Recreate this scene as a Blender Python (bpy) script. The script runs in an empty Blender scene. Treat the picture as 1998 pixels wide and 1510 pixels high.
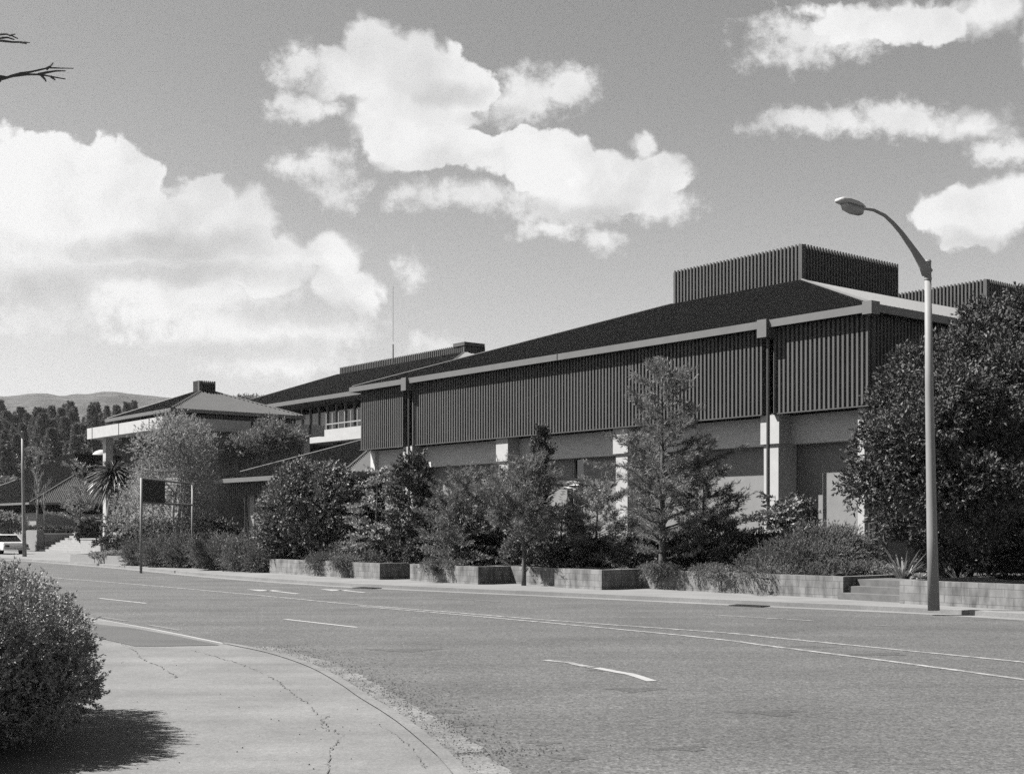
import bpy, bmesh, math, random
import numpy as np
from mathutils import Vector, Matrix
S = bpy.context.scene
COL = S.collection
R = math.radians
# ------------------------------------------------------------------ camera
F = 2500.0; HZ = 1027.0; CX = 999.0; EYE = 1.8       # focal, horizon and centre in photo pixels, eye height in metres
cd = bpy.data.cameras.new('camera'); cam = bpy.data.objects.new('camera', cd); COL.objects.link(cam)
cam.location = (0, 0, EYE); cam.rotation_euler = (R(90), 0, 0)
cd.sensor_width = 36; cd.lens = 36*F/1998; cd.shift_y = (HZ-755)/1998; cd.clip_end = 20000; cd.clip_start = .1
S.camera = cam
# ------------------------------------------------------------------ sun, exposure
SUN_EL, SUN_AZ = R(50), math.atan2(.04, -1.0)
sl = bpy.data.lights.new('sun', 'SUN'); sl.energy = 5.0; sl.angle = R(.5); sl.color = (1, .985, .96)
sun = bpy.data.objects.new('sun', sl); COL.objects.link(sun)
sdir = Vector((math.cos(SUN_AZ)*math.cos(SUN_EL), math.sin(SUN_AZ)*math.cos(SUN_EL), math.sin(SUN_EL)))
sun.rotation_euler = sdir.to_track_quat('Z', 'Y').to_euler(); sun.location = (0, 0, 60)
S.view_settings.view_transform = 'Standard'; S.view_settings.look = 'None'
S.view_settings.exposure = 1.45; S.view_settings.gamma = 1; S.view_settings.use_curve_mapping = False
# ------------------------------------------------------------------ world: clear sky with cumulus clouds
W = bpy.data.worlds.new('World'); S.world = W; W.use_nodes = True
nt = W.node_tree; N = nt.nodes; K = nt.links; N.clear()
def nd(t, **k):
    n = N.new(t)
    for a, b in k.items(): setattr(n, a, b)
    return n
def sock(n, i, v):
    if isinstance(v, (int, float, tuple)): n.inputs[i].default_value = v
    else: K.new(v, n.inputs[i])
def M(op, a, b=0.0, c=0.0, clamp=False):
    n = nd('ShaderNodeMath', operation=op, use_clamp=clamp); sock(n, 0, a); sock(n, 1, b); sock(n, 2, c); return n.outputs[0]
def VM(op, a, b=(0, 0, 0)):
    n = nd('ShaderNodeVectorMath', operation=op); sock(n, 0, a); sock(n, 1, b); return n
def NZ(vec, scale, detail, rough=.55, dist=0.0):
    n = nd('ShaderNodeTexNoise'); K.new(vec, n.inputs['Vector']); n.inputs['Scale'].default_value = scale
    n.inputs['Detail'].default_value = detail; n.inputs['Roughness'].default_value = rough; n.inputs['Distortion'].default_value = dist
    return n
def SS(v, a, b, o0=0.0, o1=1.0):
    n = nd('ShaderNodeMapRange', interpolation_type='SMOOTHSTEP'); sock(n, 0, v)
    for i, x in enumerate((a, b, o0, o1)): sock(n, i+1, x)
    return n.outputs[0]
sky = nd('ShaderNodeTexSky', sky_type='NISHITA', sun_disc=False); sky.sun_elevation = SUN_EL
sky.sun_rotation = math.atan2(sdir.x, sdir.y); sky.altitude = 50; sky.air_density = 1.0; sky.dust_density = 1.2
bw = nd('ShaderNodeRGBToBW'); K.new(sky.outputs[0], bw.inputs[0])
tc = nd('ShaderNodeTexCoord'); sp = nd('ShaderNodeSeparateXYZ'); K.new(tc.outputs['Generated'], sp.inputs[0])
dx, dy, dz = sp.outputs
ys = M('MAXIMUM', dy, .12)
cb = nd('ShaderNodeCombineXYZ'); K.new(M('DIVIDE', dx, ys), cb.inputs[0]); K.new(M('DIVIDE', dz, ys), cb.inputs[1])
P0 = cb.outputs[0]
n1 = NZ(P0, 9, 3, .5); n2 = NZ(P0, 34, 5, .62)
w1 = VM('SUBTRACT', n1.outputs['Color'], (.5, .5, .5)); w1 = VM('MULTIPLY', w1.outputs[0], (.048, .036, 0))
w2 = VM('SUBTRACT', n2.outputs['Color'], (.5, .5, .5)); w2 = VM('MULTIPLY', w2.outputs[0], (.026, .022, 0))
PW = VM('ADD', VM('ADD', P0, w1.outputs[0]).outputs[0], w2.outputs[0]).outputs[0]
# cumulus billows as directions in the sky: x, y, half width, half height, weight
CL = [(30,400,190,150,1),(210,390,185,132,1),(60,335,90,88,1),(215,325,80,72,1),(390,400,75,72,1),(380,460,160,105,1),(470,440,90,85,1),(520,510,125,90,1),(645,482,76,62,1),(670,560,72,80,.9),(-140,440,170,210,1),
(350,580,330,95,.6),(450,655,280,58,.6),(70,615,110,50,.58),(100,520,230,90,.6),(600,650,150,66,.6),(520,705,190,40,.5),(850,672,66,28,.5),(300,500,300,80,.6),
(725,85,70,70,1),(690,150,95,68,1),(800,125,110,72,1),(900,155,85,55,1),(775,225,115,78,1),(780,285,90,52,1),(880,290,150,55,1),(1010,300,140,68,1),(1100,335,140,72,1),(1200,372,130,60,1),(1290,335,78,60,1),(1258,272,42,46,.9),(830,210,110,60,.9),
(1100,405,190,45,.58),(1280,385,110,50,.6),(1020,185,110,66,.6),(1110,165,66,46,.6),(590,125,62,52,.56),(600,205,88,36,.6),(555,190,32,26,.5),(910,395,160,34,.58),(800,380,50,34,.5),(1060,445,80,28,.44),(1170,468,60,28,.46),
(620,320,105,46,.48),(665,362,70,46,.48),(800,535,44,40,.36),
(1600,65,160,52,.6),(1760,30,250,62,.7),(1920,40,150,60,.7),(1545,105,100,44,.36),(1590,238,160,34,.58),(1750,232,150,50,.6),(1900,245,150,62,.7),
(1905,432,135,78,.95),(1990,400,90,66,.95),(1850,425,85,45,.9),(1960,300,90,40,.6),(2150,60,200,110,.9),(2150,430,200,100,.9)]
GR = [(330,480,240,34),(330,535,260,28),(90,545,120,40),(560,620,120,30),(450,690,220,22),(880,165,60,26),(960,215,70,22),(1120,410,120,22),(1900,480,90,20)]
accs = [None, None]
for (x, y, rx, ry, wt) in CL:
    a = VM('SUBTRACT', PW, ((x-CX)/F, (HZ-y)/F, 0)); b = VM('MULTIPLY', a.outputs[0], (F/rx, F/ry, 0))
    l = nd('ShaderNodeVectorMath', operation='LENGTH'); K.new(b.outputs[0], l.inputs[0]); q = 0 if wt > .6 else 1
    v = M('MULTIPLY_ADD', l.outputs['Value'], -wt, wt*1.0)
    accs[q] = v if accs[q] is None else M('SMOOTH_MAX', accs[q], v, .22)
acc, accw = accs
# a few unseen clouds elsewhere in the sky
gen = NZ(tc.outputs['Generated'], 2.6, 6, .6)
back = M('MULTIPLY', SS(gen.outputs[0], .58, .68), SS(dy, .30, .15))
fine = NZ(P0, 70, 6, .65)
def billow(vec, sc):
    v = nd('ShaderNodeTexVoronoi', feature='SMOOTH_F1'); K.new(vec, v.inputs['Vector']); v.inputs['Scale'].default_value = sc; v.inputs['Detail'].default_value = 2.5
    v.inputs['Roughness'].default_value = .6; v.inputs['Smoothness'].default_value = .35; return v.outputs['Distance']
vb = billow(PW, 30)
dens = M('ADD', M('ADD', acc, M('MULTIPLY_ADD', vb, -.42, .34)), M('MULTIPLY_ADD', fine.outputs[0], .22, -.11))
soft = SS(NZ(VM('ADD', P0, (.7, .1, 0)).outputs[0], 6, 2, .5).outputs[0], .42, .62, .10, .50)
mask = SS(dens, -.04, soft)
densw = M('ADD', accw, M('MULTIPLY_ADD', fine.outputs[0], 1.0, -.5))
mask = M('MAXIMUM', mask, M('MULTIPLY', SS(densw, -.04, .42), .93))
mask = M('MULTIPLY', mask, SS(dy, .2, .4))
mask = M('MAXIMUM', mask, back)
# cloud body tone: bright tops, grey folds and bases
sh1 = NZ(VM('ADD', PW, (.35, .2, 0)).outputs[0], 15, 5, .55); sh2 = NZ(P0, 5.5, 3, .5)
tone = M('ADD', M('MULTIPLY', sh1.outputs[0], .55), M('MULTIPLY', sh2.outputs[0], .45))
accg = None
for (x, y, rx, ry) in GR:
    a = VM('SUBTRACT', PW, ((x-CX)/F, (HZ-y)/F, 0)); b = VM('MULTIPLY', a.outputs[0], (F/rx, F/ry, 0)); l = nd('ShaderNodeVectorMath', operation='LENGTH'); K.new(b.outputs[0], l.inputs[0])
    v = M('SUBTRACT', 1.0, l.outputs['Value']); accg = v if accg is None else M('SMOOTH_MAX', accg, v, .3)
body = M('MULTIPLY', SS(tone, .36, .58, .70, .92), M('MULTIPLY', SS(accg, -.5, .7, 1.0, .74), SS(vb, .3, .8, 1.0, .93)))
skyv = M('MULTIPLY', bw.outputs[0], .122)
# film-grey clear sky, dimmed overhead out of view to deepen the shadows
sepz = SS(dz, .02, .42)
skyv = M('MULTIPLY', M('MULTIPLY', skyv, SS(dz, .02, .36, 1.14, .90)), SS(dz, .42, .8, 1.0, .55))
g = nd('ShaderNodeMix', data_type='FLOAT'); K.new(M('MULTIPLY', mask, .97), g.inputs[0]); K.new(skyv, g.inputs[2]); K.new(body, g.inputs[3])
bg = nd('ShaderNodeBackground'); K.new(g.outputs[0], bg.inputs[0]); bg.inputs[1].default_value = .385
wo = nd('ShaderNodeOutputWorld'); K.new(bg.outputs[0], wo.inputs[0])
W.cycles.sampling_method = 'MANUAL'; W.cycles.sample_map_resolution = 512
S.cycles.use_denoising = False; S.cycles.use_adaptive_sampling = True; S.cycles.adaptive_threshold = .02; S.cycles.adaptive_min_samples = 56; S.cycles.max_bounces = 4; S.cycles.diffuse_bounces = 2; S.cycles.glossy_bounces = 2; S.cycles.transparent_max_bounces = 6

# ------------------------------------------------------------------ helpers
rnd = random.Random(7); rng = np.random.default_rng(11)
def P(px, py, Y): return Vector(((px-CX)/F*Y, Y, EYE+(HZ-py)/F*Y))
def G(px, py, z=0.0):
    Y = F*(EYE-z)/(py-HZ); return Vector(((px-CX)/F*Y, Y, z))
C0 = Vector((10.33, 37.0)); ANG = math.atan2(-.7809, .6247); ca, sa = math.cos(ANG), math.sin(ANG)
def toL(v): a, b = v[0]-C0.x, v[1]-C0.y; return (a*ca+b*sa, -a*sa+b*ca)
def fromL(X, Y, z=0.0): return Vector((C0.x+X*ca-Y*sa, C0.y+X*sa+Y*ca, z))
def xl(px, c):
    r = (px-CX)/F; return (r*(C0.y+ca*c)-C0.x+sa*c)/(ca-r*sa)
def tag(o, label=None, cat=None, group=None, kind=None):
    if label: o['label'] = label
    if cat: o['category'] = cat
    if group: o['group'] = group
    if kind: o['kind'] = kind
    return o
def empty(name, loc, rz=0, label=None, cat=None, group=None):
    o = bpy.data.objects.new(name, None); COL.objects.link(o); o.location = loc; o.rotation_euler = (0, 0, rz); o.empty_display_size = .3
    return tag(o, label, cat, group)
def mat(name, col, rough=.8, var=0.0, scale=3.0, detail=5, bump=0.0, bscale=40, spec=.3, stretch=None, metal=0.0, darkspots=0.0, coat=0):
    col *= ALB; m = bpy.data.materials.new(name); m.use_nodes = True; n = m.node_tree.nodes; k = m.node_tree.links; b = n['Principled BSDF']
    b.inputs['Roughness'].default_value = rough; b.inputs['Specular IOR Level'].default_value = spec; b.inputs['Metallic'].default_value = metal
    b.inputs['Base Color'].default_value = (col, col, col, 1)
    if coat: b.inputs['Coat Weight'].default_value = coat
    t = n.new('ShaderNodeTexCoord'); vec = t.outputs['Object']
    if stretch:
        mp = n.new('ShaderNodeMapping'); mp.inputs['Scale'].default_value = stretch; k.new(vec, mp.inputs[0]); vec = mp.outputs[0]
    if var:
        z = n.new('ShaderNodeTexNoise'); z.inputs['Scale'].default_value = scale; z.inputs['Detail'].default_value = detail; z.inputs['Roughness'].default_value = .65
        k.new(vec, z.inputs['Vector']); r = n.new('ShaderNodeMapRange'); k.new(z.outputs[0], r.inputs[0])
        r.inputs[1].default_value = .25; r.inputs[2].default_value = .75; r.inputs[3].default_value = col*(1-var); r.inputs[4].default_value = col*(1+var)
        k.new(r.outputs[0], b.inputs['Base Color'])
    if bump:
        z = n.new('ShaderNodeTexNoise'); z.inputs['Scale'].default_value = bscale; z.inputs['Detail'].default_value = 4; k.new(vec, z.inputs['Vector'])
        u = n.new('ShaderNodeBump'); u.inputs['Strength'].default_value = bump; u.inputs['Distance'].default_value = .02; k.new(z.outputs[0], u.inputs['Height']); k.new(u.outputs[0], b.inputs['Normal'])
    return m
def leafmat(name, col, rough=.5, spec=.4, var=.45, scale=1.3, trans=.25, coat=0):
    col *= LEAF; m = bpy.data.materials.new(name); m.use_nodes = True; n = m.node_tree.nodes; k = m.node_tree.links; b = n['Principled BSDF']; o = n['Material Output']
    t = n.new('ShaderNodeTexCoord'); z = n.new('ShaderNodeTexNoise'); z.inputs['Scale'].default_value = scale; z.inputs['Detail'].default_value = 6; z.inputs['Roughness'].default_value = .75
    k.new(t.outputs['Object'], z.inputs['Vector'])
    gi = n.new('ShaderNodeNewGeometry')
    ad = n.new('ShaderNodeMath'); ad.operation = 'MULTIPLY_ADD'; k.new(gi.outputs['Random Per Island'], ad.inputs[0]); ad.inputs[1].default_value = .35; k.new(z.outputs[0], ad.inputs[2])
    r = n.new('ShaderNodeMapRange'); k.new(ad.outputs[0], r.inputs[0]); r.inputs[1].default_value = .35; r.inputs[2].default_value = 1.0
    r.inputs[3].default_value = col*(1-var); r.inputs[4].default_value = col*(1+var)
    k.new(r.outputs[0], b.inputs['Base Color']); b.inputs['Roughness'].default_value = rough; b.inputs['Specular IOR Level'].default_value = spec
    tr = n.new('ShaderNodeBsdfTranslucent'); k.new(r.outputs[0], tr.inputs[0]); mx = n.new('ShaderNodeMixShader'); mx.inputs[0].default_value = trans
    k.new(b.outputs[0], mx.inputs[1]); k.new(tr.outputs[0], mx.inputs[2]); k.new(mx.outputs[0], o.inputs[0])
    return m
class MB:
    def __init__(s): s.v = []; s.f = []
    def box(s, x0, x1, y0, y1, z0, z1):
        b = len(s.v); s.v += [(x0,y0,z0),(x1,y0,z0),(x1,y1,z0),(x0,y1,z0),(x0,y0,z1),(x1,y0,z1),(x1,y1,z1),(x0,y1,z1)]
        s.f += [(b,b+3,b+2,b+1),(b+4,b+5,b+6,b+7),(b,b+1,b+5,b+4),(b+1,b+2,b+6,b+5),(b+2,b+3,b+7,b+6),(b+3,b,b+4,b+7)]; return s
    def poly(s, pts):
        b = len(s.v); s.v += [tuple(p) for p in pts]; s.f.append(tuple(range(b, b+len(pts)))); return s
    def tube(s, pts, rad, n=8, cap=True):
        pts = [Vector(p) for p in pts]; rad = rad if hasattr(rad, '__len__') else [rad]*len(pts); base = len(s.v); u = None
        for i, p in enumerate(pts):
            t = (pts[min(i+1, len(pts)-1)]-pts[max(i-1, 0)]).normalized()
            if u is None: u = t.orthogonal().normalized()
            u = (u-t*u.dot(t)).normalized(); w = t.cross(u)
            for j in range(n):
                a = 2*math.pi*j/n; s.v.append(tuple(p+(u*math.cos(a)+w*math.sin(a))*rad[i]))
        for i in range(len(pts)-1):
            for j in range(n):
                a = base+i*n+j; b = base+i*n+(j+1) % n; s.f.append((a, b, b+n, a+n))
        if cap: s.f.append(tuple(base+j for j in range(n))[::-1]); s.f.append(tuple(base+(len(pts)-1)*n+j for j in range(n)))
        return s
    def build(s, name, m, parent=None, smooth=False):
        me = bpy.data.meshes.new(name); me.from_pydata(s.v, [], s.f); me.materials.append(m); me.update()
        if smooth: me.shade_smooth()
        o = bpy.data.objects.new(name, me); COL.objects.link(o)
        if parent: o.parent = parent
        return o
def quadmesh(name, V, m, parent=None):
    V = np.ascontiguousarray(V, dtype=np.float32).reshape(-1, 3); nq = len(V)//4
    me = bpy.data.meshes.new(name); me.vertices.add(len(V)); me.vertices.foreach_set('co', V.ravel())
    me.loops.add(nq*4); me.loops.foreach_set('vertex_index', np.arange(nq*4, dtype=np.int32))
    me.polygons.add(nq); me.polygons.foreach_set('loop_start', np.arange(0, nq*4, 4, dtype=np.int32)); me.polygons.foreach_set('loop_total', np.full(nq, 4, dtype=np.int32))
    me.update(calc_edges=True); me.materials.append(m)
    o = bpy.data.objects.new(name, me); COL.objects.link(o)
    if parent: o.parent = parent
    return o
def nrm(a): return a/np.maximum(np.linalg.norm(a, axis=-1, keepdims=True), 1e-6)
def sprays(O, D, L, k, ll, lw, spread=.6, droop=0.0):
    """leaf quads along spray axes: O origins, D unit axes, L lengths, k leaves each"""
    n = len(O); t = rng.uniform(.05, 1, (n, k, 1)); L = np.broadcast_to(np.asarray(L, float).reshape(-1, 1, 1), (n, 1, 1))
    pos = O[:, None, :]+D[:, None, :]*L*t; pos[..., 2] -= droop*(t[..., 0]**2)*L[..., 0]
    ld = nrm(D[:, None, :]+spread*rng.normal(size=(n, k, 3))); sd = nrm(np.cross(ld, rng.normal(size=(n, k, 3))))
    s = rng.uniform(.65, 1.25, (n, k, 1)); a = pos; c = pos+ld*ll*s; mid = pos+ld*ll*s*.5
    return np.stack([a, mid+sd*lw*s*.5, c, mid-sd*lw*s*.5], axis=2).reshape(-1, 3)
def ball(n):
    return nrm(rng.normal(size=(n, 3)))
def blob_sprays(ells, n, shell=.55, up=.3, jit=.5):
    E = np.array([list(e[0])+list(e[1]) for e in ells], float); w = (E[:, 3]*E[:, 4]*E[:, 5])**.667; w /= w.sum()
    i = rng.choice(len(E), n, p=w); u = ball(n); rad = shell+(1-shell)*rng.uniform(0, 1, (n, 1))**.6
    O = E[i, :3]+u*E[i, 3:]*rad; D = nrm(nrm(u/E[i, 3:])+np.array([0, 0, up])+jit*rng.normal(size=(n, 3)))
    return O, D
def clumpy(c, r, n, rs, top=True):
    """n sub-clumps spread over an ellipsoid"""
    out = []
    for _ in range(n):
        u = ball(1)[0]; q = rng.uniform(.35, .92)
        out.append((np.array(c)+u*np.array(r)*q, np.array([rs, rs, rs*.8])*rng.uniform(.7, 1.25)))
    return out

# ------------------------------------------------------------------ materials
ALB = .66; LEAF = .74
m_roof = mat('dark_steel_roofing', .06, .55, .15, 1.5, spec=.3)
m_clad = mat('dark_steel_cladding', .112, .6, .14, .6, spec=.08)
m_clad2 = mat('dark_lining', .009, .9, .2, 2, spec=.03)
m_fascia = mat('painted_fascia', .14, .5, .10, 2, spec=.4)
m_soffit = mat('soffit_board', .02, .8, .1)
m_white = mat('white_painted_concrete', .45, .8, .10, 2.5, bump=.15)
m_conc = mat('board_formed_concrete', .60, .85, .22, 1.6, stretch=(1, 1, 14), bump=.3, bscale=3)
m_wall = mat('rendered_wall', .24, .9, .09, 3, bump=.25, bscale=60)
m_glass = mat('window_glass', .02, .08, spec=.8)
m_frame = mat('window_frame', .35, .5)
m_curt = mat('curtain', .5, .9, .6, 5, stretch=(5, 5, .1))
m_pipe = mat('painted_pipe', .06, .5)
m_soil = mat('bark_soil', .09, .95, .5, 6, bump=.5)
m_bark = mat('bark', .10, .9, .4, 6, bump=.5, stretch=(1, 1, .25))
m_barkl = mat('pale_bark', .30, .9, .4, 6, stretch=(1, 1, .25))
m_pole = mat('galvanised_pole', .25, .6, .14, 3, detail=8, stretch=(1, 1, .4))
m_pole2 = mat('weathered_pole', .2, .6, .14, 3)
m_step = mat('concrete_steps', .32, .9, .15, 3)
m_shaded_step = mat('shade_darkened_concrete', .14, .95, .3, 4)  # garden steps: shade of juniper and tree put into a darker concrete colour
m_sign = mat('sign_board', .03, .6, .1)
m_paint = mat('white_car_paint', .8, .3, coat=.5)
m_tyre = mat('tyre_rubber', .02, .8); m_chrome = mat('chrome', .6, .2, metal=1.0)
l_big = leafmat('glossy_broad_leaf', .080, .55, .2, .6, 1.0, .05)
l_bush = leafmat('bush_leaf', .15, .55, .3, .5, 1.5, .1)
l_pine = leafmat('pine_needle', .17, .55, .35, .4, 1.2, .25)
l_pale = leafmat('pale_fir_needle', .30, .6, .3, .35, 1.5, .2)
l_dark = leafmat('dark_conifer', .075, .6, .25, .5, 1.4, .06)
l_jun = leafmat('juniper', .155, .55, .3, .45, 1.0, .2)
l_will = leafmat('willow_leaf', .30, .55, .3, .35, 1.0, .4)
l_grey = leafmat('grey_green_leaf', .22, .55, .3, .4, 1.0, .3)
l_hedge = leafmat('hedge_needle', .27, .55, .3, .55, 1.6, .10)
l_flax = leafmat('flax_blade', .28, .4, .5, .3, 2, .2)
l_palm = leafmat('palm_blade', .12, .4, .5, .4, 2, .15)
l_for = leafmat('forest_leaf', .19, .7, .2, .5, .12, .15)
l_for2 = leafmat('forest_leaf_light', .22, .7, .2, .5, .12, .2)

# block walls with visible courses
def blockmat():
    m = bpy.data.materials.new('concrete_block'); m.use_nodes = True; n = m.node_tree.nodes; k = m.node_tree.links; b = n['Principled BSDF']; b.inputs['Roughness'].default_value = .9
    t = n.new('ShaderNodeTexCoord'); s = n.new('ShaderNodeSeparateXYZ'); k.new(t.outputs['Object'], s.inputs[0])
    a = n.new('ShaderNodeMath'); k.new(s.outputs[0], a.inputs[0]); k.new(s.outputs[1], a.inputs[1])
    c = n.new('ShaderNodeCombineXYZ'); k.new(a.outputs[0], c.inputs[0]); k.new(s.outputs[2], c.inputs[1])
    br = n.new('ShaderNodeTexBrick'); k.new(c.outputs[0], br.inputs[0]); br.inputs['Scale'].default_value = 1
    br.inputs['Brick Width'].default_value = .4; br.inputs['Row Height'].default_value = .168; br.inputs['Mortar Size'].default_value = .008
    br.inputs['Color1'].default_value = (.15,)*3+(1,); br.inputs['Color2'].default_value = (.115,)*3+(1,); br.inputs['Mortar'].default_value = (.09,)*3+(1,)
    z = n.new('ShaderNodeTexNoise'); z.inputs['Scale'].default_value = 3; z.inputs['Detail'].default_value = 8; mp = n.new('ShaderNodeMapping'); mp.inputs['Scale'].default_value = (1.6, 1.6, .5)
    k.new(t.outputs['Object'], mp.inputs[0]); k.new(mp.outputs[0], z.inputs['Vector']); r = n.new('ShaderNodeMapRange'); k.new(z.outputs[0], r.inputs[0])
    r.inputs[1].default_value = .3; r.inputs[2].default_value = .62; r.inputs[3].default_value = .38; r.inputs[4].default_value = 1.15
    mx = n.new('ShaderNodeVectorMath'); mx.operation = 'SCALE'; k.new(br.outputs[0], mx.inputs[0]); k.new(r.outputs[0], mx.inputs['Scale']); k.new(mx.outputs[0], b.inputs['Base Color'])
    u = n.new('ShaderNodeBump'); u.inputs['Strength'].default_value = .5; u.inputs['Distance'].default_value = .01; u.invert = True; k.new(br.outputs['Fac'], u.inputs['Height']); k.new(u.outputs[0], b.inputs['Normal'])
    return m
m_block = blockmat()
# road surfaces: aggregate speckle + broad wear
def surfmat(name, col, speck, sscale, wear, wscale, rough=.85, bump=.4, coarse=0.0):
    col *= ALB; m = bpy.data.materials.new(name); m.use_nodes = True; n = m.node_tree.nodes; k = m.node_tree.links; b = n['Principled BSDF']; b.inputs['Roughness'].default_value = rough; b.inputs['Specular IOR Level'].default_value = .25
    t = n.new('ShaderNodeTexCoord')
    def nz(sc, d, ro=.6, st=None):
        z = n.new('ShaderNodeTexNoise'); z.inputs['Scale'].default_value = sc; z.inputs['Detail'].default_value = d; z.inputs['Roughness'].default_value = ro
        if st:
            mp = n.new('ShaderNodeMapping'); mp.inputs['Scale'].default_value = st; mp.inputs['Rotation'].default_value = (0, 0, R(-43)); k.new(t.outputs['Object'], mp.inputs[0]); k.new(mp.outputs[0], z.inputs['Vector'])
        else: k.new(t.outputs['Object'], z.inputs['Vector'])
        return z.outputs[0]
    def mr(v, a, b_, c, d):
        r = n.new('ShaderNodeMapRange'); k.new(v, r.inputs[0])
        for i, x in enumerate((a, b_, c, d)): r.inputs[i+1].default_value = x
        return r.outputs[0]
    def mul(a, b_):
        q = n.new('ShaderNodeMath'); q.operation = 'MULTIPLY'; k.new(a, q.inputs[0]); k.new(b_, q.inputs[1]); return q.outputs[0]
    v = nz(sscale, 2, .8); v2 = nz(sscale*.3, 4, .9)
    c = mul(mr(v, .3, .7, 1-speck, 1+speck), mr(v2, .3, .7, 1-speck*.8, 1+speck*.8))
    c = mul(c, mr(nz(wscale, 5, .6), .3, .7, 1-wear, 1+wear)); c = mul(c, mr(nz(.35, 4, .6, (.25, 2.4, 1)), .3, .7, 1-wear, 1+wear))
    c = mul(c, mr(nz(2.6, 6, .7), .66, .78, 1.0, .75))
    q = n.new('ShaderNodeMath'); q.operation = 'MULTIPLY'; k.new(c, q.inputs[0]); q.inputs[1].default_value = col; k.new(q.outputs[0], b.inputs['Base Color'])
    u = n.new('ShaderNodeBump'); u.inputs['Strength'].default_value = bump; u.inputs['Distance'].default_value = .01; k.new(v, u.inputs['Height']); k.new(u.outputs[0], b.inputs['Normal'])
    return m
m_road = surfmat('chip_seal_road', .110, .62, 30, .14, .6)
m_patch = surfmat('dark_asphalt_patch', .10, .15, 60, .1, 1)
m_path = surfmat('asphalt_footway', .185, .22, 45, .16, .8, bump=.2)
m_path2 = surfmat('far_footway', .22, .12, 30, .12, .8, bump=.2)
m_gut = surfmat('gritty_channel', .165, .38, 30, .3, 3, bump=.4)
m_ground = surfmat('turf_ground', .10, .3, 8, .2, .5)
def wornpaint():
    m = mat('worn_road_paint', .62, .8); n = m.node_tree.nodes; k = m.node_tree.links; b = n['Principled BSDF']
    t = n.new('ShaderNodeTexCoord'); z = n.new('ShaderNodeTexNoise'); z.inputs['Scale'].default_value = 5; z.inputs['Detail'].default_value = 9; z.inputs['Roughness'].default_value = .85; k.new(t.outputs['Object'], z.inputs['Vector'])
    r = n.new('ShaderNodeMapRange'); k.new(z.outputs[0], r.inputs[0]); r.inputs[1].default_value = .42; r.inputs[2].default_value = .6; r.inputs[3].default_value = .10; r.inputs[4].default_value = .28; k.new(r.outputs[0], b.inputs['Base Color']); return m
m_mark = wornpaint(); m_mark2 = mat('fresh_road_paint', .36, .8, .12, 8)
m_faint = mat('faded_road_paint', .18, .85, .28, 9, detail=8)
m_crack = mat('crack_and_chip_dark', .125, .95, .2)  # dark tone shared by the footway cracks and stone chips

# ------------------------------------------------------------------ ground, road, pavements
MB().poly([(-3500, -300, -.03), (3500, -300, -.03), (3500, 6000, -.03), (-3500, 6000, -.03)]).build('ground', m_ground)['kind'] = 'structure'
FARK = [(62, 1094.5), (150, 1101), (270, 1111), (380, 1122), (500, 1132), (600, 1139), (700, 1145), (900, 1154.5), (1050, 1161), (1200, 1168), (1350, 1175), (1500, 1182), (1650, 1188.5), (1830, 1197), (1998, 1207), (2200, 1221)]
far = [G(*p) for p in FARK]
d0 = (far[0]-far[1]).normalized(); far = [far[0]+d0*160+Vector((-60, 0, 0)), far[0]+d0*60+Vector((-10, 0, 0))]+far
d1 = (far[-1]-far[-2]).normalized(); far = far+[far[-1]+d1*60]
NEARK = [(0, 1176), (100, 1192), (175, 1206.5), (300, 1230), (430, 1257), (520, 1276), (600, 1303), (660, 1336), (700, 1364), (745, 1392), (787, 1422), (840, 1468), (876, 1506)]
near = [G(*p) for p in NEARK]
near = [near[0]+Vector((-70, 62, 0)), near[0]+Vector((-12, 9, 0))]+near+[Vector((-.05, 7.2, 0)), Vector((.6, 4.5, 0)), Vector((2.2, 0, 0)), Vector((6, -8, 0)), Vector((30, -40, 0))]
def catmull(pts, n=6):
    out = []
    for i in range(len(pts)-1):
        p0 = pts[max(i-1, 0)]; p1 = pts[i]; p2 = pts[i+1]; p3 = pts[min(i+2, len(pts)-1)]
        for j in range(n):
            t = j/n; out.append(.5*((2*p1)+(p2-p0)*t+(2*p0-5*p1+4*p2-p3)*t*t+(3*p1-p0-3*p2+p3)*t**3))
    return out+[pts[-1]]
farc, nearc = far[:3]+catmull(far[2:-1])[1:]+far[-1:], near[:2]+catmull(near[2:-2])+near[-2:]
def ngon(pts, z, name, m, kind='structure', parent=None, h=0):
    bm = bmesh.new(); vs = [bm.verts.new((p[0], p[1], z)) for p in pts]; f = bm.faces.new(vs)
    if f.normal.z < 0 or True:
        bm.normal_update()
        if f.normal.z < 0: f.normal_flip()
    if h:
        r = bmesh.ops.extrude_face_region(bm, geom=[f]); bmesh.ops.translate(bm, vec=(0, 0, -h), verts=[v for v in r['geom'] if isinstance(v, bmesh.types.BMVert)])
    bmesh.ops.triangulate(bm, faces=[q for q in bm.faces if len(q.verts) > 4]); bm.normal_update()
    me = bpy.data.meshes.new(name); bm.to_mesh(me); bm.free(); me.materials.append(m); o = bpy.data.objects.new(name, me); COL.objects.link(o)
    if kind: o['kind'] = kind
    if parent: o.parent = parent
    return o
road = ngon(farc+nearc[::-1], 0, 'road', m_road)
def offs(line, d):
    out = []
    for i, p in enumerate(line):
        t = (line[min(i+1, len(line)-1)]-line[max(i-1, 0)]).normalized(); out.append(p+Vector((-t.y, t.x, 0))*d)
    return out
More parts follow.
